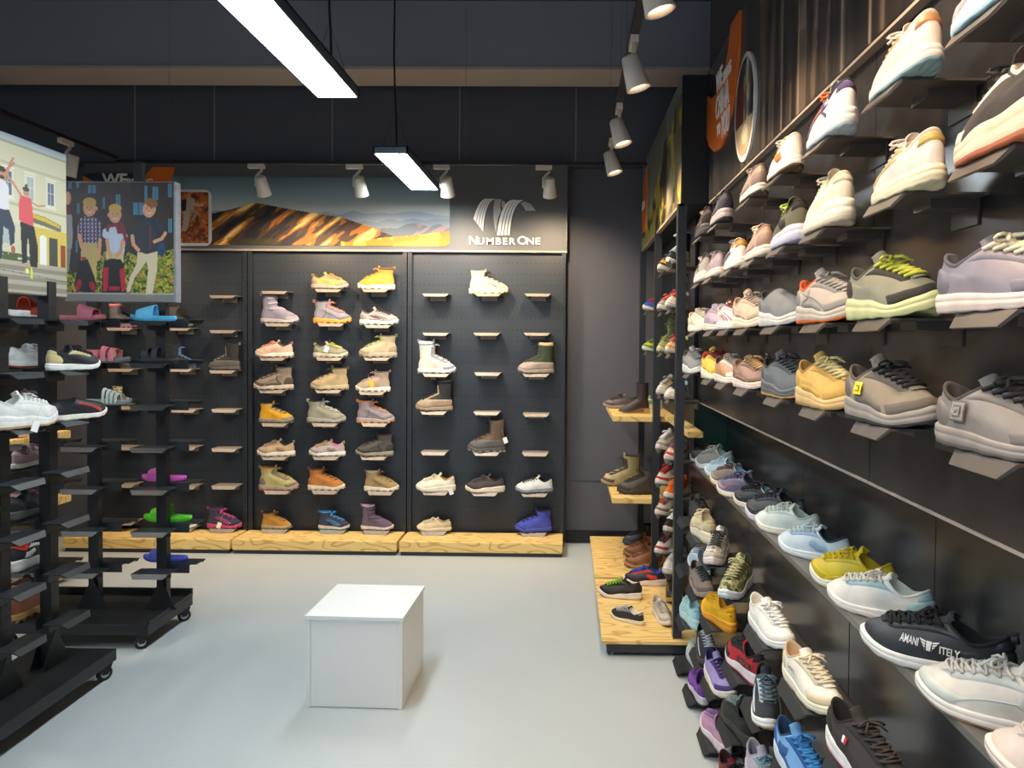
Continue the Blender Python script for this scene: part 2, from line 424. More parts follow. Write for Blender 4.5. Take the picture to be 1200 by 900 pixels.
def add_sole(sp, ls, root, m_mid, m_out, style):
    L = ls.L; phi = np.linspace(0, 2 * PI, 64, endpoint=False)
    _, _, xn = ls.outline(phi)
    zb, zt = ls.zbot(xn), ls.ztop(xn)
    fr = .30 if STY[style]['lug'] else .20
    def ring(k, z):
        x, y, _ = ls.outline(phi, k); return np.stack([x, y, z + 0 * x], -1)
    zm = zb + (zt - zb) * fr
    P = np.stack([ring(1.0, zm), ring(1.025, zm + (zt - zm) * .2), ring(1.03, zm + (zt - zm) * .45), ring(1.012, zm + (zt - zm) * .5),
                  ring(1.028, zm + (zt - zm) * .56), ring(1.02, zm + (zt - zm) * .85), ring(.985, zt), ring(.9, zt)])
    mb = MB(); mb.grid(P, closed=True); o = mb.build('midsole', m_mid, root, True)
    lug = STY[style]['lug']
    tread = np.where(np.arange(64) % 4 < 2, 0, (.035 if lug else .006) * L)
    kk = np.where(np.arange(64) % 4 < 2, 1.03, .97) if lug else 1.005
    zl = zb + tread
    Q = np.stack([ring(1.012, zm + .001), ring(kk, zb + (zm - zb) * .6 + tread * .3), ring(kk if lug else .99, zl), ring(.86, zb + tread)])
    mb = MB(); mb.grid(Q, closed=True, flip=True)
    x, y, xx = ls.outline(phi, .86); n = 64
    ctr = [[.0, 0, .003 * L]]
    mb.add(np.concatenate([np.stack([x, y, zb + tread], -1), ctr]), [((i + 1) % n, i, n) for i in range(n)])
    mb.build('outsole', m_out, root, False if lug else True)

def make_shoe(name, label, cat, group, style, c, loc, head, L=.28, side=1, lace='lace', extra=(), pitch=0, kinds=('mesh', 'suede'), hang=None):
    """c: upper, overlay, midsole, outsole, laces, lining (hex).  head = direction of the toe, radians about z"""
    up, ov, md_, ou, la, li = c[:6]; acc = c[6] if len(c) > 6 else None
    root = empty(name, loc, label, cat, 0, group)
    root.rotation_euler = Euler((0, -pitch, head), 'XYZ')
    ls = Last(style, L, side)
    M = lambda h, k: camo(*h) if isinstance(h, tuple) else mat(h, k)
    mu, mo, ml, mi = M(up, kinds[0]), M(ov, kinds[1]), M(la, 'lace'), M(li, 'mesh')
    add_sole(None, ls, root, mat(md_, 'rubber'), mat(ou, 'rubber'), style)
    if style == 'ankle':
        MB().prism([(-.5 * L, 0), (-.22 * L, 0), (-.20 * L, .15 * L), (-.5 * L, .15 * L)], 'y', -.1 * L, .1 * L).build('heel_block', mat(ou, 'rubber'), root, bevel=.003)
    vm = ls.vmax(); nv = 13 if vm == 1 else 20
    phi = np.linspace(0, 2 * PI, NPHI, endpoint=False)
    V = np.linspace(0, vm, nv)
    P = ls.S(phi[None, :], V[:, None])
    if style in ('snow',):    # quilted / puffed shaft
        nn = ls.nrm(np.repeat(phi[None], nv, 0), np.repeat(V[:, None], NPHI, 1))
        P = P + nn * (.012 * L * np.abs(np.sin(V * PI * 4))[:, None, None]) * (V > 1)[:, None, None]
    mb = MB(); mb.grid(P, closed=True)
    topr = P[-1]; cx_ = topr.mean(0)
    mb.build('upper', mu, root, True)
    # padded collar and dark interior
    def sc(k, dz):
        q = cx_ + (topr - cx_) * np.array([k, k, 1.0]); q[:, 2] += dz; return q
    low = topr.copy(); kk = .8; inn = cx_ + (topr - cx_) * np.array([kk, kk, .3]); inn[:, 2] -= .12 * L
    bot = cx_ + (inn - cx_) * np.array([.8, .8, 1]); bot[:, 2] = inn[:, 2].mean() - (.04 if vm == 1 else .12) * L
    R = np.stack([sc(1.005, -.012 * L), sc(1.03, .002 * L), sc(.99, .014 * L), sc(.92, .012 * L), sc(.86, -.004 * L), inn, bot])
    mb = MB(); mb.grid(R, closed=True); mb.add(np.concatenate([bot, [bot.mean(0)]]), [(i, (i + 1) % NPHI, NPHI) for i in range(NPHI)])
    mb.build('lining', mi, root, True)
    noT = 'nolace' in extra
    v_lo = .50; v_hi = (.97 if vm == 1 else 1.75)
    yw = .052 * L
    # tongue
    if not noT:
        tv = np.linspace(v_lo - .06, vm, 9); w_ = np.linspace(-1, 1, 7)
        rows = []
        for v in tv:
            ph = np.array([ls.phi_at(v, yw * .95 * abs(t), 1 if t >= 0 else -1) for t in w_])
            rows.append(ls.S(ph, v) + ls.nrm(ph, np.full(7, v)) * .012 * L)
        d = rows[-1].mean(0) - rows[-2].mean(0); d /= np.linalg.norm(d) + 1e-9
        ext = (.045 if style in ('low', 'mid') else .075) * L if vm == 1 else .05 * L
        for k in (1, 2, 3):
            e = rows[8] + (d * .6 + np.array([-.02, 0, .8])) * ext * k / 3
            if k == 3: e = e + np.array([-.1, 0, -.35]) * ext * (w_[:, None] ** 2)
            rows.append(e)
        P = np.stack(rows); back = P.copy(); back[..., 0] -= .02 * L; back[..., 2] -= .008 * L
        mb = MB(); mb.grid(P); mb.grid(back, flip=True)
        mb.grid(np.stack([P[-1], back[-1]])); mb.grid(np.stack([P[:, 0], back[:, 0]], 0)); mb.grid(np.stack([P[:, -1], back[:, -1]], 0), flip=True)
        mb.build('tongue', M(li if 'darktongue' in extra else up, 'mesh'), root, True)
        for sg in (1, -1):
            mb = MB(); ls.patch(mb, lambda v: ls.phi_at(v, yw * 1.02, sg), lambda v: ls.phi_at(v, yw * 1.9, sg), v_lo - .05, min(v_hi, vm), 5, 10, .012)
            mb.build('eyestay', mo, root, True)
    # laces
    if not noT and lace:
        n = 6 if vm == 1 else 8
        vs = np.linspace(v_lo + .02, v_hi - .03, n); mb = MB(); r = (.0115 if lace == 'lace' else .016) * L
        pr = []
        for v in vs:
            row = []
            for t in np.linspace(-1, 1, 7):
                ph = ls.phi_at(v, yw * 1.35 * abs(t), 1 if t >= 0 else -1)
                row.append(ls.S(ph, v) + ls.nrm(ph, v) * (.026 - .008 * t ** 4) * L)
            pr.append(np.array(row)); mb.tube(row, r, 5)
        for a, b in zip(pr, pr[1:]):
            for q in ((0, 6), (6, 0)):
                p0, p1 = a[q[0]], b[q[1]]; mid = (a[3] + b[3]) / 2 + np.array([.006, 0, .010]) * L
                mb.tube([p0, p0 * .35 + mid * .65, mid, p1 * .35 + mid * .65, p1], r * .8, 5)
        if 'nobow' not in extra:
            kpt = pr[-1][3] + np.array([.01, 0, .015]) * L
            for sg in (1, -1):
                a_ = np.linspace(0, 2 * PI, 9)
                loop = kpt + np.stack([.03 * L * (1 - np.cos(a_)) * .6 + .01 * L * np.sin(a_), sg * .055 * L * (1 - np.cos(a_)), .02 * L * np.sin(a_) - .006 * L * (1 - np.cos(a_))], -1)
                mb.tube(loop, r * .8, 5)
                mb.tube([kpt, kpt + np.array([.05, sg * .04, .008]) * L, kpt + np.array([.10, sg * .09, -.03]) * L], r * .8, 5)
            mb.lathe([(.012 * L, -.01 * L), (.018 * L, 0), (.012 * L, .01 * L)], 6, Matrix.Translation(kpt))
        mb.build('laces', ml, root, True)
    # panels
    if 'toecap' in extra or 'mud' in extra:
        mb = MB(); ls.patch(mb, const(-1.15), const(1.15), .0, .26, 22, 6, .010); mb.build('toe_cap', mo, root, True)
    if 'mud' in extra:
        for sg in (1, -1):
            mb = MB(); ls.patch(mb, const(sg * 1.2), const(sg * 2.1), .0, .20, 12, 5, .009); mb.build('mudguard', mo, root, True)
    if 'counter' in extra or 'mud' in extra:
        mb = MB(); ls.patch(mb, const(PI - .95), const(PI + .95), .0, .72, 16, 7, .011); mb.build('heel_counter', mo, root, True)
    if 'heel' in extra:   # contrasting collar patch at the heel
        mb = MB(); ls.patch(mb, const(PI - .8), const(PI + .8), .62 * vm, .985 * vm, 12, 6, .012); mb.build('heel_tab', mat(acc, 'suede') if acc else mo, root, True)
    if 'stripes' in extra or 'stripe1' in extra:
        for sg in (1, -1):
            for k in range(3 if 'stripes' in extra else 1):
                a0 = (1.05 + .24 * k); mb = MB()
                ls.patch(mb, lambda v, a0=a0, sg=sg: sg * (a0 + .5 * (v - .5)), lambda v, a0=a0, sg=sg: sg * (a0 + .13 + .5 * (v - .5)), .10, .80, 3, 9, .012)
                mb.build('side_stripe', M(acc or (ov if 'stripeov' in extra else la), 'leather'), root, True)
    if 'wing' in extra:
        for sg in (1, -1):
            mb = MB(); ls.patch(mb, lambda v: sg * (1.9 - 1.1 * v), lambda v: sg * (2.3 - .6 * v), .05, .75, 7, 9, .012); mb.build('side_panel', mo, root, True)
    if 'cross' in extra:
        for sg in (1, -1):
            mb = MB()
            ls.patch(mb, lambda v: sg * (.9 + .8 * v), lambda v: sg * (1.05 + .8 * v), .02, .9, 3, 10, .012)
            ls.patch(mb, lambda v: sg * (2.1 - 1.1 * v), lambda v: sg * (2.25 - 1.1 * v), .02, .9, 3, 10, .0125)
            mb.build('side_overlay', mo, root, True)
    if 'shell' in extra:  # rubber shell over the foot of a duck boot
        mb = MB(); ls.patch(mb, const(-PI), const(PI), 0, .62, 48, 8, .014); mb.build('rubber_shell', M(md_, 'rubber'), root, True)
        ls_ = None
    if 'cuff' in extra:
        mb = MB(); ls.patch(mb, const(-PI), const(PI), vm - .22, vm - .01, 44, 5, .02); mb.build('cuff', M(li, 'suede'), root, True)
    if 'straps' in extra:
        for vv in ((.72, .95), (1.15, 1.38), (1.6, 1.82)) if vm == 2 else ((.55, .75),):
            mb = MB(); ls.patch(mb, const(-1.75), const(1.75), vv[0], vv[1], 20, 5, .02); mb.build('strap', mo, root, True)
    if 'band' in extra:
        mb = MB(); ls.patch(mb, lambda v: .75 + .2 * v, lambda v: 1.0 + .2 * v, .05, .9, 4, 8, .012); ls.patch(mb, lambda v: -.75 - .2 * v, lambda v: -1.0 - .2 * v, .05, .9, 4, 8, .012)
        mb.build('red_band', ml, root, True)
    if 'pull' in extra or style in ('hike', 'mid', 'boot', 'snow'):
        t = topr[NPHI // 2]; mb = MB()
        mb.tube([t + np.array([.01, 0, -.03]) * L, t + np.array([-.05, 0, -.01]) * L, t + np.array([-.05, 0, .04]) * L, t + np.array([.015, 0, .02]) * L], .014 * L, 5)
        mb.build('pull_loop', ml, root, True)
    if hang:
        hx, off = hang
        g = MB(); g.box(-.016, .016, -.001, .001, -.045, 0); g2 = MB().tube([(0, 0, 0), (0, .004, .03), (0, .0, .06)], .0006, 4)
        o = g.build('hang_tag', mat(hx, 'plain'), root); o.location = off
        o.rotation_euler = (0, .35, 0)
        s2 = g2.build('tag_string', mat('d8d4c8', 'plain'), o)
    return root, ls

def side_points(ls, side, XZ, lift=.016):
    """points on the side of the upper above the (x, z) positions given in shoe lengths"""
    ph, vv = np.meshgrid(np.linspace(.25, PI - .25, 110) * side, np.linspace(.02, min(ls.vmax(), 1.6) - .01, 70))
    S_ = (ls.S(ph, vv) + ls.nrm(ph, vv) * lift * ls.L).reshape(-1, 3)
    q = np.array(XZ, float) * ls.L; out = []
    for x, z in q:
        d = (S_[:, 0] - x) ** 2 + (S_[:, 2] - z) ** 2; k = np.argpartition(d, 4)[:4]; w_ = 1 / (d[k] + 1e-8)
        out.append((x, (S_[k, 1] * w_).sum() / w_.sum(), z))
    return np.array(out)
def surf_text(root, ls, body, m, side, x0, z0, wd, ht, name='lettering'):
    """lettering laid on the side of an upper, starting at x0 (read from the outside), z0 the baseline, in shoe lengths"""
    v, f = text_pts(body, 1.0, 0, 1.0, .02)
    a, b = v[:, 0].min(), v[:, 0].max(); c_, d = v[:, 1].min(), v[:, 1].max()
    tx = (v[:, 0] - a) / (b - a) * wd; tz = (v[:, 1] - c_) / (d - c_) * ht
    MB().add(side_points(ls, side, np.stack([x0 - side * tx, z0 + tz], -1)), f).build(name, m, root)
def side_poly(root, ls, polys, m, side, name='emblem', lift=.016):
    mb = MB()
    for pg in polys:      # each polygon as a fine fan of cells so that it follows the surface
        p = np.array(pg, float); c_ = p.mean(0); n = len(p)
        if n == 4:
            t = np.linspace(0, 1, 6); G = np.array([[(p[0] * (1 - a) + p[1] * a) * (1 - b) + (p[3] * (1 - a) + p[2] * a) * b for a in t] for b in t])
            mb.grid(side_points(ls, side, G.reshape(-1, 2), lift).reshape(6, 6, 3))
        else:
            mb.add(side_points(ls, side, np.concatenate([p, [c_]]), lift), [(i, (i + 1) % n, n) for i in range(n)])
    mb.build(name, m, root)
def sq(x, z, h, k=1.0): return [(x - h, z - h * k), (x + h, z - h * k), (x + h, z + h * k), (x - h, z + h * k)]

def make_slide(name, label, group, strap, sole, loc, head, L=.26, footbed=None, strips=0, back=False, cat='slipper', lin=False):
    root = empty(name, loc, label, cat, 0, group); root.rotation_euler = (0, 0, head)
    ls = Last('slip', L, 1); phi = np.linspace(0, 2 * PI, 48, endpoint=False)
    def ring(k, z):
        x, y, xn = ls.outline(phi, k); return np.stack([x, y, ls.zbot(xn) * .6 + z], -1)
    P = np.stack([ring(.93, 0 * phi), ring(1.0, .02 * L + 0 * phi), ring(1.02, .06 * L + 0 * phi), ring(1.0, .105 * L + 0 * phi), ring(.94, .11 * L + 0 * phi), ring(.90, .095 * L + 0 * phi)])
    mb = MB(); mb.grid(P, closed=True); n = 48
    mb.add(np.concatenate([P[0], [[0, 0, 0]]]), [((i + 1) % n, i, n) for i in range(n)])
    mb.build('sole', mat(sole, 'rubber'), root, True)
    x, y, xn = ls.outline(phi, .90)
    mb = MB(); mb.add(np.concatenate([np.stack([x, y, ls.zbot(xn) * .6 + .096 * L], -1), [[0, 0, .09 * L]]]), [(i, (i + 1) % n, n) for i in range(n)])
    mb.build('footbed', mat(footbed or sole, 'mesh'), root, True)
    def arch(x0, x1, h0, h1, nm='strap', m_=None, lift=0):
        a = np.linspace(0, PI, 15); rows = []
        for t in np.linspace(0, 1, 6):
            xx = x0 + (x1 - x0) * t; hh = h0 + (h1 - h0) * t
            wv = np.interp(xx / L + .5, [.25, .42, .6, .74, .87], [.122, .118, .146, .160, .15]) * L * 1.03
            rows.append(np.stack([xx + 0 * a, wv * np.cos(a) * np.abs(np.cos(a)) ** -.25 + .015 * L, .06 * L + (hh - .06 * L) * np.sin(a) ** .7 + lift], -1))
        o = np.stack(rows); i_ = o.copy(); i_[..., 2] -= .022 * L; i_[..., 1] *= .95
        mb = MB(); mb.grid(o, flip=True); mb.grid(i_); mb.grid(np.stack([o[0], i_[0]])); mb.grid(np.stack([o[-1], i_[-1]]), flip=True)
        mb.build(nm, m_ or mat(strap, 'rubber'), root, True)
    if strips:
        for k in range(strips): arch((-.10 + k * .40 / strips) * L, (-.10 + (k + .6) * .40 / strips) * L, (.37 - .03 * k) * L, (.34 - .03 * k) * L)
    else:
        arch(-.06 * L, .30 * L, .36 * L, .26 * L)
    if back:
        t = np.linspace(PI * .62, PI * 1.38, 10); x, y, xn = ls.outline(t, .95)
        P = np.stack([np.stack([x, y, .08 * L + 0 * x], -1), np.stack([x * 1.0, y, .28 * L + 0 * x], -1)])
        Q = P * np.array([.94, .9, 1]); mb = MB(); mb.grid(P); mb.grid(Q, flip=True); mb.grid(np.stack([P[1], Q[1]])); mb.build('heel_strap', mat(strap, 'mesh'), root, True)
    return root

BEV = {}
SHOES = {}
def lab_for(desc): return desc
HX = np.array
def D(deg): return math.radians(deg)

# ================================================================== DISPLAY FURNITURE
# ---- one shelf plate: flat top, folded lip on the aisle side.  d = (dx, dy) direction out of the wall
def shelf_mesh(depth=.12, wid=.16, lip=.022):
    me = MB()
    # local: wall at x=0, aisle edge at x=depth, z top = 0
    me.box(0, depth, -wid / 2, wid / 2, -.004, 0)
    me.add([(depth, -wid / 2, 0), (depth, wid / 2, 0), (depth + .018, wid * .40, -lip), (depth + .018, -wid * .40, -lip),
            (depth - .004, -wid / 2, -.004), (depth - .004, wid / 2, -.004), (depth + .014, wid * .40, -lip - .002), (depth + .014, -wid * .40, -lip - .002)],
           [(0, 1, 2, 3)[::-1], (4, 5, 6, 7), (0, 3, 7, 4), (1, 5, 6, 2), (3, 2, 6, 7)])
    me.box(0, depth * .55, -wid * .22, wid * .22, -.020, -.004)
    me.box(-.004, .004, -wid * .3, wid * .3, -.05, .0)
    return me
_sm = {}
def shelf(parent, m, x, y, z, rz, depth=.12, wid=.16):
    k = (m.name, depth, wid)
    if k not in _sm:
        o = shelf_mesh(depth, wid).build('shelf', m, None); _sm[k] = o.data
    else:
        o = bpy.data.objects.new('shelf', _sm[k]); C.objects.link(o)
    o.parent = parent
    p = parent.location
    o.location = (x - p[0], y - p[1], z - p[2]); o.rotation_euler = (0, 0, rz)
    return o

# ---- back wall: three bays 1.22 m wide, header above
def wood_platform(t, x0, x1, y0, y1):
    part('platform_base', M_BLACK, t, MB().box(x0 + .01, x1 - .01, y0 + .015, y1, 0, .05))
    part('platform', M_WOOD, t, MB().box(x0, x1, y0, y1, .03, .105), bevel=.004)
BAYX = [(-1.236, -.02), (-2.475, -1.245), (-3.74, -2.485)]
bays = []
names = ['right-hand pegboard bay of the back wall below the logo sign', 'middle pegboard bay of the back wall full of hiking boots', 'left pegboard bay of the back wall behind the rolling racks']
for (x0, x1), nm in zip(BAYX, names):
    t = empty('display_bay', ((x0 + x1) / 2, BY, 0), 'black ' + nm, 'display wall', group='pegboard bays of the back wall')
    part('pegboard', M_PEG, t, MB().box(x0 + .03, x1 - .03, BY, BY + .02, .1, 2.268))
    for xx in (x0, x1 - .03):
        part('upright', M_BLACK, t, MB().box(xx, xx + .03, BY - .035, BY + .05, 0, 2.268))
    sl = MB()
    for k in range(56):
        z = .16 + k * .038
        sl.box(x0 + .011, x0 + .017, BY - .0365, BY - .035, z, z + .02); sl.box(x1 - .017, x1 - .011, BY - .0365, BY - .035, z, z + .02)
    tag(part('slot_row', mat('050505', 'plain'), t, sl), kind='stuff')
    wood_platform(t, x0 + .005, x1 - .005, BY - .33, BY - .036)
    bays.append(t)

# header sign over the back bays
HZ0, HZ1, HY = 2.285, 2.935, BY - .04
hd = empty('header_sign', (-1.88, HY, HZ0), 'long illuminated header with mountain picture and white emblem over the back bays', 'sign')
part('board', mat('5a5a5a', 'plain', .5), hd, MB().box(-3.74, -.02, HY + .002, BY + .06, HZ0, HZ1))
part('edge_strip', M_LIP, hd, MB().box(-3.74, -.01, HY - .004, HY + .02, HZ0 - .014, HZ0))
part('edge_strip', mat('6a655e', 'metal', .4), hd, MB().box(-.02, -.012, HY - .002, BY + .06, HZ0, HZ1))
# mountain panorama (canvas units: photo pixels)
P = Paint(200, 527, 204, 286, 430, 108)
P.vgrad(np.ones(P.X.shape), [(204, '5f7078'), (225, '8fa5ac'), (243, 'c0c6c0'), (252, 'b4bcc0'), (286, '9aa6b0')])
n1 = P.noise(30, 30, 3); n2 = P.noise(7, 40, 5, .9); n3 = P.noise(14, 9, 8)
def ridge(base, amp, sd, sc): 
    r = np.random.RandomState(sd); xs = np.arange(190, 560, sc); ys = base + amp * (r.rand(len(xs)) - .5)
    return np.interp(P.X[0], xs, ys)[None, :]
P.fill(P.Y > ridge(247, 6, 1, 16), '8b99a6', .8); P.fill(P.Y > ridge(256, 7, 2, 14), '77858f', .8)
mid = P.Y > ridge(262, 8, 4, 12); P.fill(mid, '5d6470', .9); P.fill(mid & (n2 > .52), 'a8826a', .6)
slope = (P.Y > np.interp(P.X[0], [200, 252, 272, 300, 325, 360, 400, 430, 470, 527], [246, 248, 243, 235, 240, 246, 252, 262, 278, 295])[None, :])
P.fill(slope, '4a3426'); P.fill(slope & (n2 > .48), 'b06c24', .9); P.fill(slope & (n2 > .60), 'e8a040', .9); P.fill(slope & (n2 > .67), 'ffdc88', .9); P.fill(slope & (n2 < .36), '1c1c26', .85)
fg = (P.Y > np.interp(P.X[0], [200, 250, 420, 450, 490, 527], [262, 276, 282, 276, 273, 268])[None, :])
P.fill(fg & (P.X > 400), 'b87a18'); P.fill(fg & (P.X > 400) & (n3 > .5), 'f2c440', .9); P.fill(fg & (P.X < 330) & (n3 > .4), '3c3c18', .6)
def px2w(u, v): return at_y(u, v, HY)
a_, b_ = px2w(200, 204), px2w(527, 286)
W_, H_ = b_[0] - a_[0], a_[2] - b_[2]
rc = 10; cm = np.ones((P.h - 1, P.w - 1), bool)
yy, xx = np.mgrid[0:P.h - 1, 0:P.w - 1]; cx0, cy0 = P.w - 1 - rc, P.h - 1 - rc
cm &= ~((xx > cx0) & (yy > cy0) & ((xx - cx0) ** 2 + (yy - cy0) ** 2 > rc * rc))
P.build('landscape_print', hd, (a_[0], HY - .004, HZ0 + .03 + H_), (1, 0, 0), (0, 0, -1), W_, H_, .6, mask=cm)
# small picture of a climber on orange rock
P = Paint(0, 100, 0, 160, 90, 140)
n1 = P.noise(16, 20, 11); n2 = P.noise(8, 8, 12)
P.fill(P.X > -1, 'a8551c'); P.fill(n1 > .52, 'c86c28', .8); P.fill(n1 < .38, '5c2c10', .8); P.fill(n2 > .66, 'e89850', .6)
P.poly([(40, 12), (58, 24), (54, 62), (44, 66), (38, 104), (30, 124), (18, 122), (22, 84), (22, 50), (30, 24)], 'b8a68c')
P.ell(55, 12, 9, 8, '6c2416'); P.line([(50, 34), (68, 42), (82, 40)], 7, 'c8b090'); P.poly([(18, 24), (32, 22), (30, 58), (16, 60)], '1e1c1c'); P.line([(44, 60), (66, 62), (52, 84)], 8, 'a89070'); P.ell(24, 138, 8, 8, 'b84c1c')
a_, b_ = px2w(206, 222), px2w(247, 285)
rr = MB(); w2, h2 = b_[0] - a_[0], a_[2] - b_[2]; pts = []
cxx, czz = (a_[0] + b_[0]) / 2, HZ0 + .03 + h2 / 2
for sx, sz, a0 in ((1, 1, 0), (-1, 1, 90), (-1, -1, 180), (1, -1, 270)):
    for k in range(5):
        an = D(a0 + k * 22.5); pts.append((cxx + sx * (w2 / 2 - .04) + .05 * math.cos(an), czz + sz * (h2 / 2 - .04) + .05 * math.sin(an)))
rr.prism(pts, 'y', HY - .012, HY - .004); part('picture_frame', mat('e8e4dc', 'plain', .4), hd, rr)
P.build('climber_print', hd, (a_[0] + .01, HY - .0135, HZ0 + .02 + h2), (1, 0, 0), (0, 0, -1), w2 - .02, h2 - .02, .6)
# orange swoosh with lettering at the left end
M_OR = mat('e0701c', 'plain', .4)
q = lambda L_: [(px2w(u, v)[0], px2w(u, v)[2]) for u, v in L_]
part('orange_swoosh', M_OR, hd, MB().prism(q([(98, 206), (108, 212), (122, 216), (140, 218), (156, 214), (170, 206), (180, 196), (205, 196), (203, 206), (196, 222), (186, 238), (160, 252), (128, 252), (106, 238), (98, 226)]), 'y', HY - .006, HY))
part('navy_backing', mat('2a3448', 'plain', .5), hd, MB().prism(q([(98, 205), (107, 203), (165, 203), (170, 206), (156, 213), (140, 217), (122, 215.5), (108, 211.5), (98, 206)][::1]), 'y', HY - .004, HY))
M_LET = mat('f4f0e8', 'plain', .5)
def back_text(s, u, v, size, bold=.004, xs=1.0, spread=1.0):
    p = px2w(u, v); return lettering(s, size, M_LET, hd, (p[0], HY - .009, p[2]), (1, 0, 0), (0, 0, 1), .004, bold, xs, spread)
back_text('WE', 121, 217, .125, .004); back_text('BRING', 149, 217, .07, .002); back_text('CHINA', 124, 233, .15, .004); back_text('TO YOU', 132, 246, .10, .003)
# emblem and shop lettering
def emb(L_): return [((520 + x / 7.5), (200 + y / 7.5)) for x, y in L_]
def eq(L_): return [(px2w(u, v)[0], px2w(u, v)[2]) for u, v in emb(L_)]
def curve(pts, n=9):
    p = np.array(pts, float); t = np.linspace(0, 1, len(p)); T = np.linspace(0, 1, n)
    cf = [np.polyfit(t, p[:, k], min(3, len(p) - 1)) for k in (0, 1)]
    return np.stack([np.polyval(cf[0], T), np.polyval(cf[1], T)], -1)
def stripes(outer, inner, n, gap=.28):
    A, B = curve(outer), curve(inner)
    for k in range(n):
        t0, t1 = k / n + (gap / n if k else 0), (k + 1) / n
        mb = MB(); p0 = A + (B - A) * t0; p1 = A + (B - A) * t1
        w0, w1 = eq(p0), eq(p1)
        for i in range(len(w0) - 1):
            mb.prism([w0[i], w0[i + 1], w1[i + 1], w1[i]], 'y', HY - .012, HY)
        part('emblem_stripe', M_LET, hd, mb)
stripes([(368, 248), (310, 300), (262, 425)], [(450, 250), (380, 330), (346, 535)], 4)
stripes([(605, 258), (520, 340), (468, 568)], [(700, 262), (620, 350), (580, 568)], 4)
M_LG = mat('b8b0a8', 'plain', .5)
def fill_poly(L_, m):
    w_ = eq(L_); part('emblem_fold', m, hd, MB().prism(w_, 'y', HY - .010, HY))
fill_poly([(450, 252), (508, 252), (498, 300), (500, 340), (505, 362), (480, 410), (468, 470), (460, 545), (446, 480), (438, 400), (438, 320)], M_LG)
fill_poly([(520, 262), (536, 275), (546, 300), (540, 322), (520, 330), (508, 310), (510, 275)], M_LG)
fill_poly([(675, 288), (716, 272), (768, 296), (808, 352), (722, 352), (700, 315)], M_LG)
def cap_word(first, rest, u, v, big, small, gap):
    p = px2w(u, v); lettering(first, big, M_LET, hd, (p[0], HY - .009, p[2]), (1, 0, 0), (0, 0, 1), .004, .0018, 1.1)
    p = px2w(u + gap, v); lettering(rest, small, M_LET, hd, (p[0], HY - .009, p[2]), (1, 0, 0), (0, 0, 1), .004, .0018, 1.12 if len(rest) > 3 else 1.15, 1.22 if len(rest) > 3 else 1.1)
cap_word('N', 'UMBER', 549, 286.5, .090, .072, 10.5)
cap_word('O', 'NE', 606, 286.5, .090, .072, 10.5)

# ---- shelving wall on the right, near part: upper panels, recess with ledge, lower panels
NX = .72
segs = [(-1.2, -.2), (-.2, .79), (.79, 1.77), (1.77, 2.76), (2.76, 4.12)]
M_TEAL = mat('1f4640', 'metal', .35)
rb = []
words = ['nearest the camera', 'second from the camera', 'in the middle of the shelf wall', 'fourth from the camera', 'at the far end beside the open frame']
for (y0, y1), wd in zip(segs, words):
    t = empty('wall_shelving_bay', (NX, (y0 + y1) / 2, 0), 'tall black panelled shoe bay on the right ' + wd, 'display wall', group='panelled bays of the right wall')
    part('upper_panel', M_PANEL, t, MB().box(NX, XR - .02, y0 + .002, y1 - .002, 1.27, 2.285))
    part('bottom_trim', M_LIP, t, MB().box(NX - .003, NX + .01, y0 + .002, y1 - .002, 1.264, 1.27))
    part('recess_panel', M_PANEL, t, MB().box(.88, XR - .02, y0 + .002, y1 - .002, .955, 1.264))
    part('lower_panel', M_PANEL, t, MB().box(.68, .70, y0 + .003, y1 - .003, 0, .94))
    part('ledge', mat('6a6864', 'metal', .3), t, MB().box(.672, .88, y0, y1, .94, .955))
    rb.append(t)
part('end_panel', M_TEAL, rb[-1], MB().box(.70, .88, 4.10, 4.12, .955, 1.264))
def bay_at(y):
    for t, (a, b) in zip(rb, segs):
        if a <= y < b: return t
    return rb[-1]
# header above it: dark planks with pictures
hr = empty('header_sign', (NX - .02, 2.0, 2.29), 'dark plank-patterned header with an orange badge above the right shelf wall', 'sign')
part('board', mat('1c1e22', 'metal', .3), hr, MB().box(NX - .02, XR - .02, -.5, 3.715, 2.29, 2.95))
part('edge_strip', M_LIP, hr, MB().box(NX - .024, NX, -.5, 3.715, 2.284, 2.292))
P = Paint(0, 330, 0, 66, 640, 90)
nz = P.noise(3.2, 60, 21); n4 = P.noise(26, 26, 22)
P.fill(P.X > -1, '3b332e'); P.fill(nz > .56, '6a5a4c', .7); P.fill(nz < .42, '1f1b1a', .8); P.fill((nz > .62) & (n4 > .5), '9a8672', .6)
for k in range(1, 24):
    P.rect(k * 14 - .5, k * 14 + .5, 0, 66, 'a08a74' if k % 3 else '120f0e', .8)
P.fill((P.X < 75), '23272c', .75)
P.build('plank_print', hr, (NX - .0245, 3.715, 2.945), (0, -1, 0), (0, 0, -1), 4.2, .65, .3)
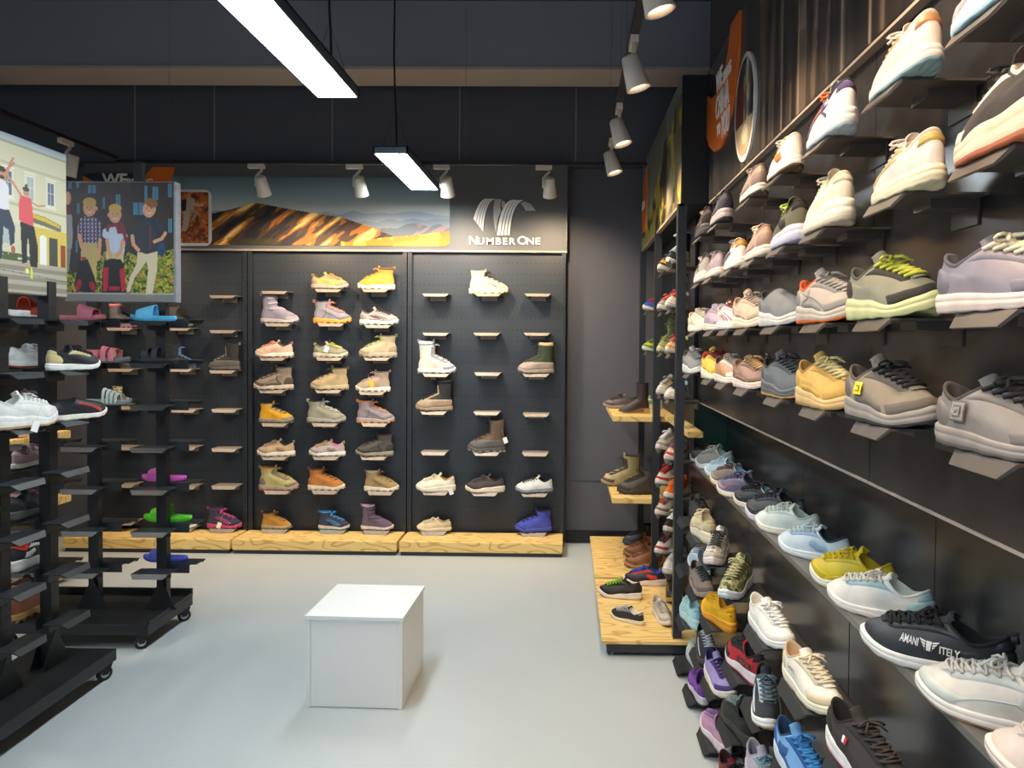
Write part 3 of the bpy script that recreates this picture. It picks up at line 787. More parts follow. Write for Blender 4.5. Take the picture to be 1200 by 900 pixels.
# orange badge
def wr(u, v, X=NX - .025): p = at_x(u, v, X); return (p[1], p[2])
def wpoly(L_, X=NX - .025): return [wr(u, v, X) for u, v in L_]
part('orange_badge', M_OR, hr, MB().prism(wpoly([(869, 12), (858.5, 30), (855, 62), (850, 90), (843, 108), (836, 116), (829.5, 112), (829.5, 160), (833, 172), (839, 178), (846, 173), (853, 157), (859, 130), (864, 95), (868, 55)]), 'x', NX - .034, NX - .024))
def side_text(s, u, v, size, X=NX - .036, bold=.003, xs=1.0):
    y, z = wr(u, v, X); return lettering(s, size, M_LET, hr, (X, y, z), (0, -1, 0), (0, 0, 1), .003, bold, xs)
side_text('WE', 839, 110, .125, xs=.72); side_text('BRING', 847.5, 98, .075, bold=.0015, xs=.72); side_text('CHINA', 838.5, 142, .15, xs=.60); side_text('TO', 840, 161, .075, bold=.0015, xs=.72); side_text('YOU', 845, 163, .15, xs=.52)
# oval picture
oc = wr(875, 126); ov = [(oc[0] + .165 * math.cos(a), oc[1] + .21 * math.sin(a)) for a in np.linspace(0, 2 * PI, 40, endpoint=False)]
part('oval_frame', mat('e6e2da', 'plain', .4), hr, MB().prism(ov, 'x', NX - .034, NX - .024))
P = Paint(-1, 1, -1, 1, 90, 90); P.fill(P.X > -2, '2a2624'); P.rect(-.75, -.2, -.5, .35, '6e1e22'); P.rect(.15, .62, -.9, .9, '8c8478'); P.rect(.3, .45, -.9, .9, 'd8d4cc'); P.rect(-.05, .15, -.6, .5, 'b08040')
P.fill(P.noise(.4, .4, 4) > .6, '1a1a1c', .6); P.rect(-1, 1, .3, 1, 'c8b08c', .8); P.ell(.1, .55, .3, .2, 'e8d8b8')
mk = ((np.mgrid[0:89, 0:89][0] - 44) ** 2 + (np.mgrid[0:89, 0:89][1] - 44) ** 2) < 43 ** 2
P.build('oval_print', hr, (NX - .036, oc[0] + .152, oc[1] + .195), (0, -1, 0), (0, 0, -1), .304, .39, .3, mask=mk)

# ---- open frame rack (far right) with plywood boards
GX = .57
gd = empty('open_frame_rack', (GX, 4.7, 0), 'black open frame rack with plywood boards in the far right corner', 'rack')
for y in (3.75, 4.72, 5.66):
    part('upright', M_BLACK, gd, MB().box(GX - .022, GX + .022, y, y + .05, 0, 2.29))
part('back_panel', mat('1c1f23', 'metal', .5), gd, MB().box(.70, .715, 4.125, 5.70, .05, 2.28))
for y0, y1 in ((3.72, 4.69), (4.735, 5.72)):
    part('platform', M_WOOD, gd, MB().box(.185, .70, y0, y1, .065, .085), bevel=.003)
    part('platform_base', M_BLACK, gd, MB().box(.21, .70, y0 + .01, y1 - .01, .02, .065))
part('foot', mat('888888', 'metal', .3), gd, MB().lathe([(.012, 0), (.012, .02)], 10, Matrix.Translation((.24, 3.76, 0))))
for z in (1.115, .585):
    part('wooden_shelf', M_WOOD, gd, MB().box(.295, .70, 4.77, 5.66, z - .035, z), bevel=.003)
part('wooden_shelf', M_WOOD, gd, MB().box(.62, .70, 3.81, 4.71, 1.105, 1.135), bevel=.003)
part('header_box', mat('14171b', 'metal', .5), gd, MB().box(GX - .005, NX + .03, 3.75, 5.72, 2.29, 2.93))
P = Paint(0, 110, 0, 66, 260, 150)
n1 = P.noise(9, 9, 31); n2 = P.noise(4, 16, 32)
P.vgrad(np.ones(P.X.shape), [(0, '5a605e'), (30, '82867e'), (60, '9c9c90')])
P.fill((P.noise(3, 60, 35, .25) > .58) & (P.X > 15), '9a9e98', .35)
rock = P.Y > np.interp(P.X[0], [0, 14, 25, 38, 48, 60, 72, 80, 95, 110], [54, 50, 46, 40, 34, 28, 24, 20, 12, 6])[None, :]
P.fill(rock, '4e4a38'); P.fill(rock & (n1 > .5), 'a8962c', .9); P.fill(rock & (n2 > .58), 'd0bc50', .7); P.fill(rock & (n1 < .4), '26261e', .9); P.fill(rock & (P.X > 78) & (n2 < .55), '7c7464', .8)
P.poly([(72, 56), (69, 40), (71, 16), (77, 14), (80, 30), (78, 56)], '3a332a'); P.poly([(93, 22), (95, 10), (100, 10), (99, 24)], '3a332a')
P.poly([(80, 50), (88, 38), (96, 48), (92, 60), (82, 62)], 'b8ac90', .7)
P.build('cliff_print', gd, (GX - .008, 5.715, 2.928), (0, -1, 0), (0, 0, -1), 1.96, .634, .3)
part('orange_badge', M_OR, gd, MB().prism([(5.62, 2.74), (5.40, 2.86), (5.38, 2.52), (5.50, 2.40), (5.66, 2.42), (5.69, 2.55)], 'x', GX - .014, GX - .008))
v_ = lettering('CHINA', .09, M_LET, gd, (GX - .016, 5.66, 2.58), (0, -1, 0), (0, 0, 1), .002, .002, .7)
part('edge_strip', M_LIP, gd, MB().box(GX - .016, GX + .01, 3.75, 5.72, 2.278, 2.29))

# ---- white cube stool
st = empty('display_stool', (-.905, 3.365, 0), 'white laminate cube stool standing alone on the grey floor', 'stool', rz=D(-1.6))
def lp(name, m, mb, bev=.0015): return mb.build(name, m, st, bevel=bev)
lp('top_board', M_WHITE, MB().box(-.215, .215, -.21, .21, .385, .403)); 
lp('side_board', M_WHITE, MB().box(-.21, -.192, -.205, .205, 0, .385)); lp('side_board', M_WHITE, MB().box(.192, .21, -.205, .205, 0, .385))
lp('front_board', M_WHITE, MB().box(-.1915, .1915, -.202, -.185, .003, .3845)); lp('back_board', M_WHITE, MB().box(-.1915, .1915, .185, .202, .003, .3845))

# ---- castors for the racks
def castor(t, x, y, hz, ang):
    lx, ly, _ = t.location
    b = empty_part('castor', t, (x - lx, y - ly, 0)); b.rotation_euler = (0, 0, ang)
    MB().lathe([(.030, -.010), (.034, -.007), (.034, .007), (.030, .010)], 18, Matrix.Translation((0, 0, .034)) @ Matrix.Rotation(PI / 2, 4, 'X')).build('tyre', mat('151515', 'rubber'), b, True)
    MB().lathe([(.018, -.013), (.020, -.010), (.020, .010), (.018, .013)], 14, Matrix.Translation((0, 0, .034)) @ Matrix.Rotation(PI / 2, 4, 'X')).build('hub', mat('c8c8c8', 'metal', .3, .6), b)
    MB().prism([(-.012, .03), (.012, .03), (.03, hz - .002), (-.03, hz - .002)], 'y', -.018, -.014).prism([(-.012, .03), (.012, .03), (.03, hz - .002), (-.03, hz - .002)], 'y', .014, .018).box(-.03, .03, -.018, .018, hz - .006, hz).build('fork', M_RACK, b)
def empty_part(name, parent, loc):
    o = MB().box(-.022, .022, -.022, .022, .070, .074).build(name, M_RACK, parent); o.location = loc; return o
def level(k): return .355 + .2215 * k
def print_people(P):      # happy people jumping in front of a pale house
    P.vgrad(np.ones(P.X.shape), [(60, '8ea6b8'), (90, 'b8c4c8'), (400, 'b8c4c8')])
    X, Y = P.X, P.Y
    P.fill(Y > 96, 'd8d4b4'); P.rect(-400, 320, 96, 108, 'a8a890'); P.rect(-400, 320, 200, 214, 'c2be9e')
    P.rect(-400, 320, 400, 412, 'bcb894')
    for x in (-330, -240, -150, -60, 20, 112, 205):
        P.rect(x - 6, x + 46, 224, 232, 'f0ecd8'); P.rect(x - 2, x + 42, 236, 376, 'e4e2d0'); P.rect(x + 6, x + 34, 246, 366, '5e6a84' if x != 112 else 'b0b8b8')
        P.rect(x + 18, x + 21, 246, 366, 'd8d8cc'); P.rect(x + 6, x + 34, 300, 303, 'd8d8cc'); P.rect(x - 6, x + 46, 376, 384, 'e8e4d0')
    P.poly([(134, 428), (200, 436), (272, 462), (272, 500), (200, 486), (134, 476)], '6c6a58'); P.poly([(134, 430), (200, 440), (268, 464), (268, 480), (200, 462), (134, 452)], 'd8b838')
    P.rect(150, 300, 496, 720, 'd8c058'); P.rect(172, 204, 556, 710, 'e8ece8'); P.ell(188, 556, 16, 22, 'e8ece8'); P.rect(216, 256, 540, 716, '3c4440'); P.rect(270, 294, 570, 690, '8c4020'); P.rect(-400, 150, 500, 700, 'd0ccae')
    P.rect(-380, -60, 480, 690, '58605c'); P.rect(20, 50, 510, 610, 'aab4b4')
    P.fill((Y > 650) & (Y < 700) & (P.noise(14, 10, 6) > .35) & (X < 160), '4c5c34'); 
    for k, yv in enumerate(range(690, 860, 24)): P.rect(-400, 320, yv, yv + 26, ['b0aa98', '8c8678'][k % 2])
    P.line([(-400, 706), (320, 770)], 4, '6c6658')
    sk = 'c89070'
    # woman in coral top
    P.line([(92, 352), (60, 300), (36, 268)], 11, sk); P.line([(36, 268), (44, 225), (62, 175)], 9, sk); P.line([(136, 372), (166, 386), (196, 376)], 9, sk)
    P.poly([(90, 350), (136, 356), (142, 400), (146, 498), (112, 494), (84, 480), (82, 400)], 'e0545c'); P.poly([(88, 486), (148, 498), (164, 600), (162, 712), (130, 712), (124, 580), (118, 560), (116, 690), (96, 700), (92, 600)], '1e2228')
    P.ell(114, 330, 13, 20, sk); P.ell(114, 314, 14, 12, '3c2a20'); P.ell(116, 296, 6, 8, '3c2a20'); P.line([(114, 700), (112, 745)], 9, sk); P.line([(134, 715), (136, 768)], 9, 'd8e040'); P.ell(116, 735, 7, 14, 'e0e8a0')
    # man in white shirt
    P.line([(26, 300), (30, 250), (64, 200)], 11, sk); P.poly([(-24, 300), (30, 304), (42, 330), (44, 450), (-20, 455), (-30, 350)], 'e2e2e4')
    P.ell(15, 270, 15, 26, sk); P.ell(15, 248, 16, 14, '2a211c'); P.ell(15, 288, 12, 10, '4a3426'); P.poly([(-24, 446), (44, 442), (66, 520), (64, 600), (46, 620), (40, 540), (20, 530), (12, 690), (-10, 700), (-16, 560)], '2c3850'); P.ell(58, 636, 9, 20, 'b05c40')
    # others further along the panel
    P.line([(-110, 330), (-120, 240), (-90, 180)], 11, sk); P.poly([(-150, 320), (-90, 324), (-84, 460), (-150, 460)], '5878a0'); P.ell(-118, 290, 15, 24, sk); P.ell(-118, 270, 16, 12, '5a4028'); P.poly([(-150, 456), (-84, 456), (-60, 700), (-90, 700), (-118, 540), (-140, 700), (-166, 700)], '34383c')
def print_kids(P):
    X, Y = P.X, P.Y
    P.fill(X > 0, '2e2826'); P.fill(P.noise(60, 90, 41) > .5, '3a302c', .7)
    for x, y, w_, h in ((318, 284, 14, 34), (354, 282, 14, 30), (356, 386, 14, 50), (412, 300, 40, 38), (485, 358, 12, 54), (550, 344, 24, 54), (635, 380, 52, 60), (692, 300, 14, 80), (732, 304, 28, 64), (808, 290, 18, 64), (808, 456, 18, 66), (350, 560, 10, 60), (786, 620, 18, 40)):
        P.rect(x, x + w_, y, y + h, '4a7c98'); P.rect(x + w_ * .45, x + w_ * .55, y, y + h, '2c4050')
    g = P.noise(16, 14, 42); g2 = P.noise(8, 8, 43)
    bush = Y > np.interp(X[0], [300, 340, 450, 500, 590, 610, 680, 740, 790, 835], [690, 720, 650, 610, 640, 615, 650, 640, 610, 600])[None, :]
    P.fill(bush, '2e3c14'); P.fill(bush & (g > .45), '6c8426', .9); P.fill(bush & (g2 > .58), 'b4b440', .85); P.fill(bush & (g > .62) & (g2 > .5), 'c86c34', .7)
    P.rect(300, 836, 815, 860, '7c7c78'); P.rect(300, 836, 812, 818, 'a8a8a0')
    sk = 'd8a07c'
    # child at the left edge
    P.ell(314, 362, 14, 32, sk); P.poly([(300, 430), (332, 440), (336, 540), (330, 600), (300, 610)], '9c9c98'); P.poly([(300, 400), (322, 404), (326, 440), (300, 440)], '7c2434'); P.poly([(300, 600), (326, 600), (316, 700), (300, 720)], '8c8c88')
    # boy in plaid shirt
    P.poly([(378, 570), (458, 572), (450, 760), (420, 760), (412, 650), (396, 760), (372, 740)], 'c8b06c')
    m_ = P.poly([(372, 458), (400, 446), (450, 452), (478, 480), (480, 560), (460, 576), (380, 574), (376, 540), (358, 538), (358, 500)], '242c54')
    P.fill(m_ & ((X % 18) < 5), 'a8acc8', .8); P.fill(m_ & ((Y % 18) < 5), '7c3444', .8); P.fill(m_ & ((X % 18) > 13) & ((Y % 18) > 9), 'd8d8e4', .6)
    P.line([(368, 540), (380, 590), (400, 620)], 20, sk); P.line([(470, 560), (466, 610), (462, 650)], 18, sk)
    P.ell(420, 408, 32, 40, sk); P.ell(420, 380, 33, 22, 'c8a050'); P.ell(455, 410, 6, 9, sk)
    # boy in white shirt with red sweater
    P.poly([(500, 610), (590, 610), (584, 680), (500, 680)], 'd0c090'); P.poly([(486, 510), (520, 494), (586, 500), (608, 540), (596, 560), (590, 620), (510, 620), (504, 560), (482, 540)], 'c4d0e4')
    P.line([(506, 560), (512, 610), (524, 636)], 18, sk); P.line([(584, 560), (574, 610), (552, 636)], 18, sk)
    P.poly([(504, 490), (540, 478), (580, 470), (596, 500), (606, 560), (604, 590), (590, 560), (582, 530), (558, 530), (548, 496), (520, 500), (512, 524), (500, 516)], '7c2438')
    P.ell(546, 438, 31, 40, sk); P.ell(546, 408, 32, 20, 'd0a850'); P.ell(514, 442, 6, 9, sk)
    # tall boy in dark shirt leaning on the right
    P.poly([(655, 618), (756, 606), (752, 700), (726, 826), (694, 826), (708, 700), (700, 660), (640, 740), (614, 812), (600, 800), (620, 730), (652, 670)], 'd4c8a4')
    P.poly([(672, 462), (716, 448), (760, 462), (800, 512), (792, 530), (762, 516), (756, 560), (760, 610), (700, 626), (658, 612), (652, 560), (622, 540), (640, 490)], '2c343c'); P.line([(735, 460), (752, 520), (770, 590)], 14, '1c2c48'); P.ell(775, 602, 20, 34, '1e4468')
    P.line([(630, 540), (636, 580), (660, 606)], 18, sk); P.line([(794, 526), (776, 552), (740, 566)], 16, sk); P.fill((np.abs(X - 720) < 4) & (Y > 490) & (Y < 600), '8c3444', .5)
    P.ell(716, 410, 32, 42, sk, .25); P.ell(726, 382, 32, 22, '8c6030', .3)
    for hx, hy in ((420, 410), (546, 440), (714, 412)):    # eyes and smiles
        for e in (-11, 11): P.ell(hx + e, hy - 4, 3.4, 2.6, '3a281c')
        P.line([(hx - 9, hy + 16), (hx, hy + 20), (hx + 9, hy + 16)], 3, 'f0e4dc'); P.ell(hx, hy + 6, 2.5, 5, 'b87c5c')
    # rucksacks in front
    P.poly([(366, 660), (408, 650), (440, 730), (456, 790), (440, 810), (350, 806), (342, 770)], '1c1a1e'); P.ell(362, 775, 14, 30, 'a01c34', .3); P.ell(432, 780, 14, 26, 'a01c34', -.5); P.rect(378, 402, 640, 654, 'b02838')
    P.poly([(490, 660), (520, 648), (572, 650), (590, 680), (598, 810), (478, 812), (480, 720)], '17171a'); P.poly([(486, 690), (512, 690), (506, 800), (484, 806)], 'b81c3c'); P.poly([(566, 700), (590, 690), (596, 800), (576, 806)], 'b81c3c'); P.rect(512, 566, 780, 800, 'a01c34')
    P.ell(712, 824, 20, 8, '8a8478'); P.ell(608, 812, 14, 9, '8a8478')

def gusset(t, x, y, z, axis):
    mb = MB()
    if axis == 'x': mb.prism([(x - .085, z), (x + .085, z), (x, z + .17)], 'y', y - .006, y - .002)
    else: mb.prism([(y - .085, z), (y + .085, z), (y, z + .17)], 'x', x - .006, x - .002)
    part('gusset', M_RACK, t, mb); 
def slots(t, x, y, axis):
    mb = MB()
    for k in range(26):
        z = .34 + .0553 * k
        if axis == 'x': mb.box(x - .004, x + .004, y - .0265, y - .0255, z, z + .006).box(x - .018, x - .008, y - .0265, y - .0255, z, z + .004)
        else: mb.box(x + .0255, x + .0265, y - .024, y - .004, z, z + .006)
    tag(part('slot_row', mat('050505', 'plain'), t, mb), kind='stuff')
# rack standing across the view, with the schoolchildren panel
r2 = empty('rolling_shoe_rack', (-2.42, 3.95, 0), 'black rolling rack with schoolchildren picture panel and nearly bare shelves', 'rack')
part('base', M_RACK, r2, MB().box(-2.90, -2.12, 3.71, 4.16, .08, .135), bevel=.004)
part('base_rim', M_RACK, r2, MB().box(-2.90, -2.12, 4.145, 4.16, .135, .175).box(-2.13, -2.12, 3.72, 4.145, .135, .15))
for x_ in (-2.175, -2.545, -2.86):
    part('upright', M_RACK, r2, MB().box(x_ - .027, x_ + .027, 3.935, 3.975, .135, 2.0)); slots(r2, x_, 3.96, 'x'); gusset(r2, x_, 3.93, .135, 'x')
    for k in range(7):
        shelf(r2, M_RACKSH, x_ - .01, 3.935, level(k), -PI / 2, .10, .20)
        shelf(r2, M_RACKSH, x_ + .07, 3.975, level(k) + .015, PI / 2, .10, .20)
for x_, y_ in ((-2.175, 3.745), (-2.15, 4.12), (-2.86, 3.745), (-2.86, 4.12)): castor(r2, x_, y_, .08, .6)
pt = Paint(302, 835, 285, 850, 230, 240); print_kids(pt)
a_ = at_y(77, 218, 3.93); b_ = at_y(204, 357, 3.93); W2 = b_[0] - a_[0]
part('picture_panel', mat('8c9298', 'metal', .3), r2, MB().box(a_[0] - .01, b_[0] + .01, 3.931, 3.985, 1.785, 2.425), bevel=.003)
part('upright', M_RACK, r2, MB().box(-2.345, -2.30, 3.985, 4.02, 1.9, 2.54))
pt.build('schoolchildren_print', r2, (a_[0], 3.929, 2.42), (1, 0, 0), (0, 0, -1), W2, .63, .45)
# nearer rack standing along the aisle, with the jumping people panel
r1 = empty('rolling_shoe_rack', (-2.30, 2.75, 0), 'black rolling rack with jumping people picture panel, nearest on the left', 'rack')
part('base', M_RACK, r1, MB().box(-2.50, -2.11, 2.05, 3.43, .08, .135), bevel=.004)
for y_ in (3.25, 2.965, 2.68, 2.39):
    part('upright', M_RACK, r1, MB().box(-2.325, -2.275, y_ - .025, y_ + .025, .135, 1.84)); slots(r1, -2.30, y_ + .012, 'y'); gusset(r1, -2.27, y_, .135, 'y')
    gusset(r1, -2.33, y_, .135, 'y')
    for k in range(7):
        if y_ > 2.6:
            shelf(r1, M_RACKSH, -2.275, y_ + .012, level(k) - .012, 0, .085, .19); shelf(r1, M_RACKSH, -2.325, y_, level(k), PI, .10, .19)
for x_, y_ in ((-2.145, 3.39), (-2.46, 3.39), (-2.15, 2.12), (-2.46, 2.12)): castor(r1, x_, y_, .08, 1.0)
part('picture_panel', mat('8c9298', 'metal', .3), r1, MB().box(-2.335, -2.285, 2.3, 3.36, 1.775, 2.425), bevel=.003)
P = Paint(-480, 300, 65, 850, 330, 240); print_people(P)
P.build('jumping_people_print', r1, (-2.282, 2.305, 2.42), (0, 1, 0), (0, 0, -1), 1.05, .64, .45)

# ---- plywood wall unit along the left wall
lw = empty('wall_unit', (-3.6, 4.5, 0), 'black wall unit with yellow plywood shelves behind the left racks', 'display wall')
part('back_panel', mat('1c1f23', 'metal', .5), lw, MB().box(-3.93, -3.90, 3.6, 5.38, 0, 2.6))
for y_ in (3.6, 4.45, 5.33): part('upright', M_BLACK, lw, MB().box(-3.90, -3.85, y_, y_ + .045, 0, 2.3))
for z_ in (.98, .56): part('wooden_shelf', M_WOOD, lw, MB().box(-3.85, -3.28, 4.0, 4.85, z_ - .05, z_), bevel=.003)
part('platform', M_WOOD, lw, MB().box(-3.85, -3.25, 3.66, 4.80, .03, .10), bevel=.003)

# ================================================================== LIGHTING FIXTURES
def panel_light(x, y0, y1, z, label, grp='hanging linear ceiling lights', far=True):
    yc = (y0 + y1) / 2
    t = empty('linear_light', (x, yc, z), label, 'ceiling light', group=grp)
    hw = .098
    part('housing', mat('4a5a6c', 'metal', .4), t, MB().box(x - hw, x - hw + .008, y0, y1, z, z + .045).box(x + hw - .008, x + hw, y0, y1, z, z + .045).box(x - hw, x + hw, y0, y0 + .008, z, z + .045).box(x - hw, x + hw, y1 - .008, y1, z, z + .045).box(x - hw, x + hw, y0, y1, z + .038, z + .046))
    part('diffuser', M_EM, t, MB().box(x - hw + .009, x + hw - .009, y0 + .009, y1 - .009, z + .001, z + .004))
    for yy_ in (y0 + .12, y1 - .12):
        part('suspension_wire', M_RACK, t, MB().tube([(x - .08, yy_, z + .045), (x, yy_, z + .30), (x + .08, yy_, z + .045)], .0012, 4))
        if yy_ > yc and not far: continue
        part('cable', M_RACK, t, MB().tube([(x + .01, yy_, z + .045), (x + .005, yy_, z + .25), (x, yy_, z + .33), (x - .008, yy_, z + .6), (x, yy_, ZC - .02)], .0055, 6))
        part('ceiling_rose', M_RACK, t, MB().lathe([(.05, ZC - .03), (.05, ZC - .001)], 14, Matrix.Translation((x, yy_, 0))))
M_EM = emis(COOL, PANEL_E, 'cool_white_diffuser')
panel_light(-1.01, 4.20, 5.22, 2.645, 'short looking hanging light bar, the farther one above the aisle', far=False)
panel_light(-1.07, 2.25, 3.44, 2.71, 'big glaring hanging light bar, the nearer one at the top of view')
panel_light(-1.07, -.1, 1.1, 2.71, 'hanging light bar behind the camera over the aisle', 'light bars behind the camera')
panel_light(-3.7, 1.5, 2.7, 2.71, 'added fill light bar over the left aisle outside the view', 'light bars behind the camera')  # unseen bar, added to brighten the left side of the room

def track(name, label, p0, p1, drops):
    t = empty(name, tuple((np.array(p0) + p1) / 2), label, 'lighting track')
    d = np.array(p1) - p0; mb = MB()
    if abs(d[0]) > abs(d[1]): mb.box(p0[0], p1[0], p0[1] - .017, p0[1] + .017, p0[2], p0[2] + .022)
    else: mb.box(p0[0] - .017, p0[0] + .017, p0[1], p1[1], p0[2], p0[2] + .022)
    part('rail', M_RACK, t, mb)
    for s in drops:
        q_ = np.array(p0) + d * s
        part('suspension_wire', mat('6a6a6c', 'metal'), t, MB().tube([(q_[0], q_[1], q_[2] + .02), (q_[0], q_[1], ZC - .001)], .0012, 4))
    return t
M_LENS = emis((1.0, .62, .36), 3.0, 'warm_lamp_lens')
M_LAMP = mat('d6cdbf', 'plain', .45)
def spot(x, y, z, aim, label, grp, power, blend=.7, size=D(118), head=.13, rz=0, energy_col=WARM):
    """track lamp: adapter under the rail, bent arm, conical head and its own light"""
    t = empty('track_spotlight', (x, y, z), label, 'spotlight', group=grp)
    c, s = math.cos(rz), math.sin(rz)
    def loc(mb):
        for i, v in enumerate(mb.v): mb.v[i] = np.stack([v[:, 0] * c - v[:, 1] * s, v[:, 0] * s + v[:, 1] * c, v[:, 2]], -1)
        return mb
    loc(MB().box(-.07, .04, -.016, .016, -.030, 0)).build('adapter', M_LAMP, t, bevel=.003)
    loc(MB().tube([(.02, 0, -.028), (.02, 0, -.045), (.0, -.0, -.065), (-.018, 0, -.085), (-.018, 0, -.15)], .009, 8)).build('arm', M_LAMP, t, True)
    hc = np.array([.025 * c, .025 * s, -.145])
    d = np.array(aim) - (np.array([x, y, z]) + hc); d /= np.linalg.norm(d)
    R_ = Vector(d).to_track_quat('Z', 'Y').to_matrix().to_4x4()
    MM = Matrix.Translation(tuple(hc)) @ R_
    h = head / 2
    MB().lathe([(.012, -h), (.030, -h), (.034, -h + .006), (.047, h - .004), (.048, h), (.042, h), (.040, h - .02)], 24, MM, True, False).build('lamp_head', M_LAMP, t, True)
    MB().lathe([(.001, h - .016), (.041, h - .016)], 20, MM, True, False).build('lens', M_LENS, t)
    MB().tube([tuple(hc + np.array([-.02 * c, -.02 * s, 0])), (-.018 * c, -.018 * s, -.147)], .008, 6).build('joint', M_LAMP, t)
    ld = bpy.data.lights.new('lamp_light', 'SPOT'); ld.energy = power; ld.color = energy_col; ld.spot_size = size; ld.spot_blend = blend; ld.shadow_soft_size = .03
    lo = bpy.data.objects.new('lamp_light', ld); C.objects.link(lo); lo.parent = t
    lo.matrix_local = Matrix.Translation(tuple(hc + d * (h + .005))) @ Vector(tuple(-d)).to_track_quat('Z', 'Y').to_matrix().to_4x4()
TZ = 2.79
track('lighting_track', 'black track rail hanging along the right aisle', (.25, -1.6, TZ), (.25, 4.98, TZ), (.15, .35, .55, .75, .93))
track('lighting_track', 'black track rail hanging across in front of the header sign', (-3.05, 5.0, TZ - .02), (.52, 5.0, TZ - .02), (.1, .38, .66, .95))
track('lighting_track', 'black track rail hanging along the left side over the racks', (-3.05, -1.0, TZ), (-3.05, 4.97, TZ), (.2, .5, .8))
g1 = 'white track spotlights over the right aisle'
for k, (y, lb, ay) in enumerate(((4.42, 'white track spotlight, lowest and farthest of four over the right aisle', -.2), (3.78, 'white track spotlight, third away over the right aisle', -.2), (2.95, 'white track spotlight with warm lens, second over the right aisle', 0), (2.27, 'big white track spotlight cut by the top edge of view', 0))):
    spot(.25, y, TZ, (.72, y + ay, 1.1), lb, g1, SPOT_W, rz=-PI / 2)
for k, y in enumerate((1.45, .75, 0.0)):
    spot(.25, y, TZ, (.75, y + .1, 1.3), 'white track spotlight over the right aisle outside the view, %s' % ('just before', 'above', 'behind')[k] + ' the camera', 'track spotlights behind the camera', SPOT_W, rz=-PI / 2)
g2 = 'white track spotlights in front of the header sign'
for u, lb in ((303, 'white track spotlight in front of the mountain ridge picture, leftmost'), (418, 'white track spotlight in front of the hazy valley picture'), (520, 'white track spotlight beside the hanging light bar and emblem'), (640, 'white track spotlight above the shop name, rightmost')):
    x = at_y(u, 205, 5.0)[0]
    spot(x, 5.0, TZ - .02, (x + .02, 5.72, 1.55), lb, g2, SPOT_BACK)
for x in (-3.5,):  # extra lamp added out of sight to light the left bay
    spot(x, 5.0, TZ - .02, (x, 5.72, 1.0), 'added hidden track spotlight behind the left edge of the jumping people panel', g2, SPOT_BACK * .7)
for y in (3.0, 4.5):
    spot(-3.05, y, TZ, (-3.7, y + .1, .7), 'white track spotlight over the left racks, at %s' % ('the near end' if y < 4 else 'the far end by the corner'), 'track spotlights on the left', SPOT_LEFT, rz=PI / 2)

# ==== PLACEMENT
K = 'lace'
def nm_cat(style):
    return {'low': ('sneaker', 'shoe'), 'run': ('running_shoe', 'shoe'), 'chunk': ('chunky_sneaker', 'shoe'), 'slip': ('slip_on_shoe', 'shoe'), 'hike': ('hiking_shoe', 'shoe'),
            'mid': ('hiking_boot', 'boot'), 'boot': ('lace_up_boot', 'boot'), 'snow': ('snow_boot', 'boot'), 'ankle': ('ankle_boot', 'boot')}[style]
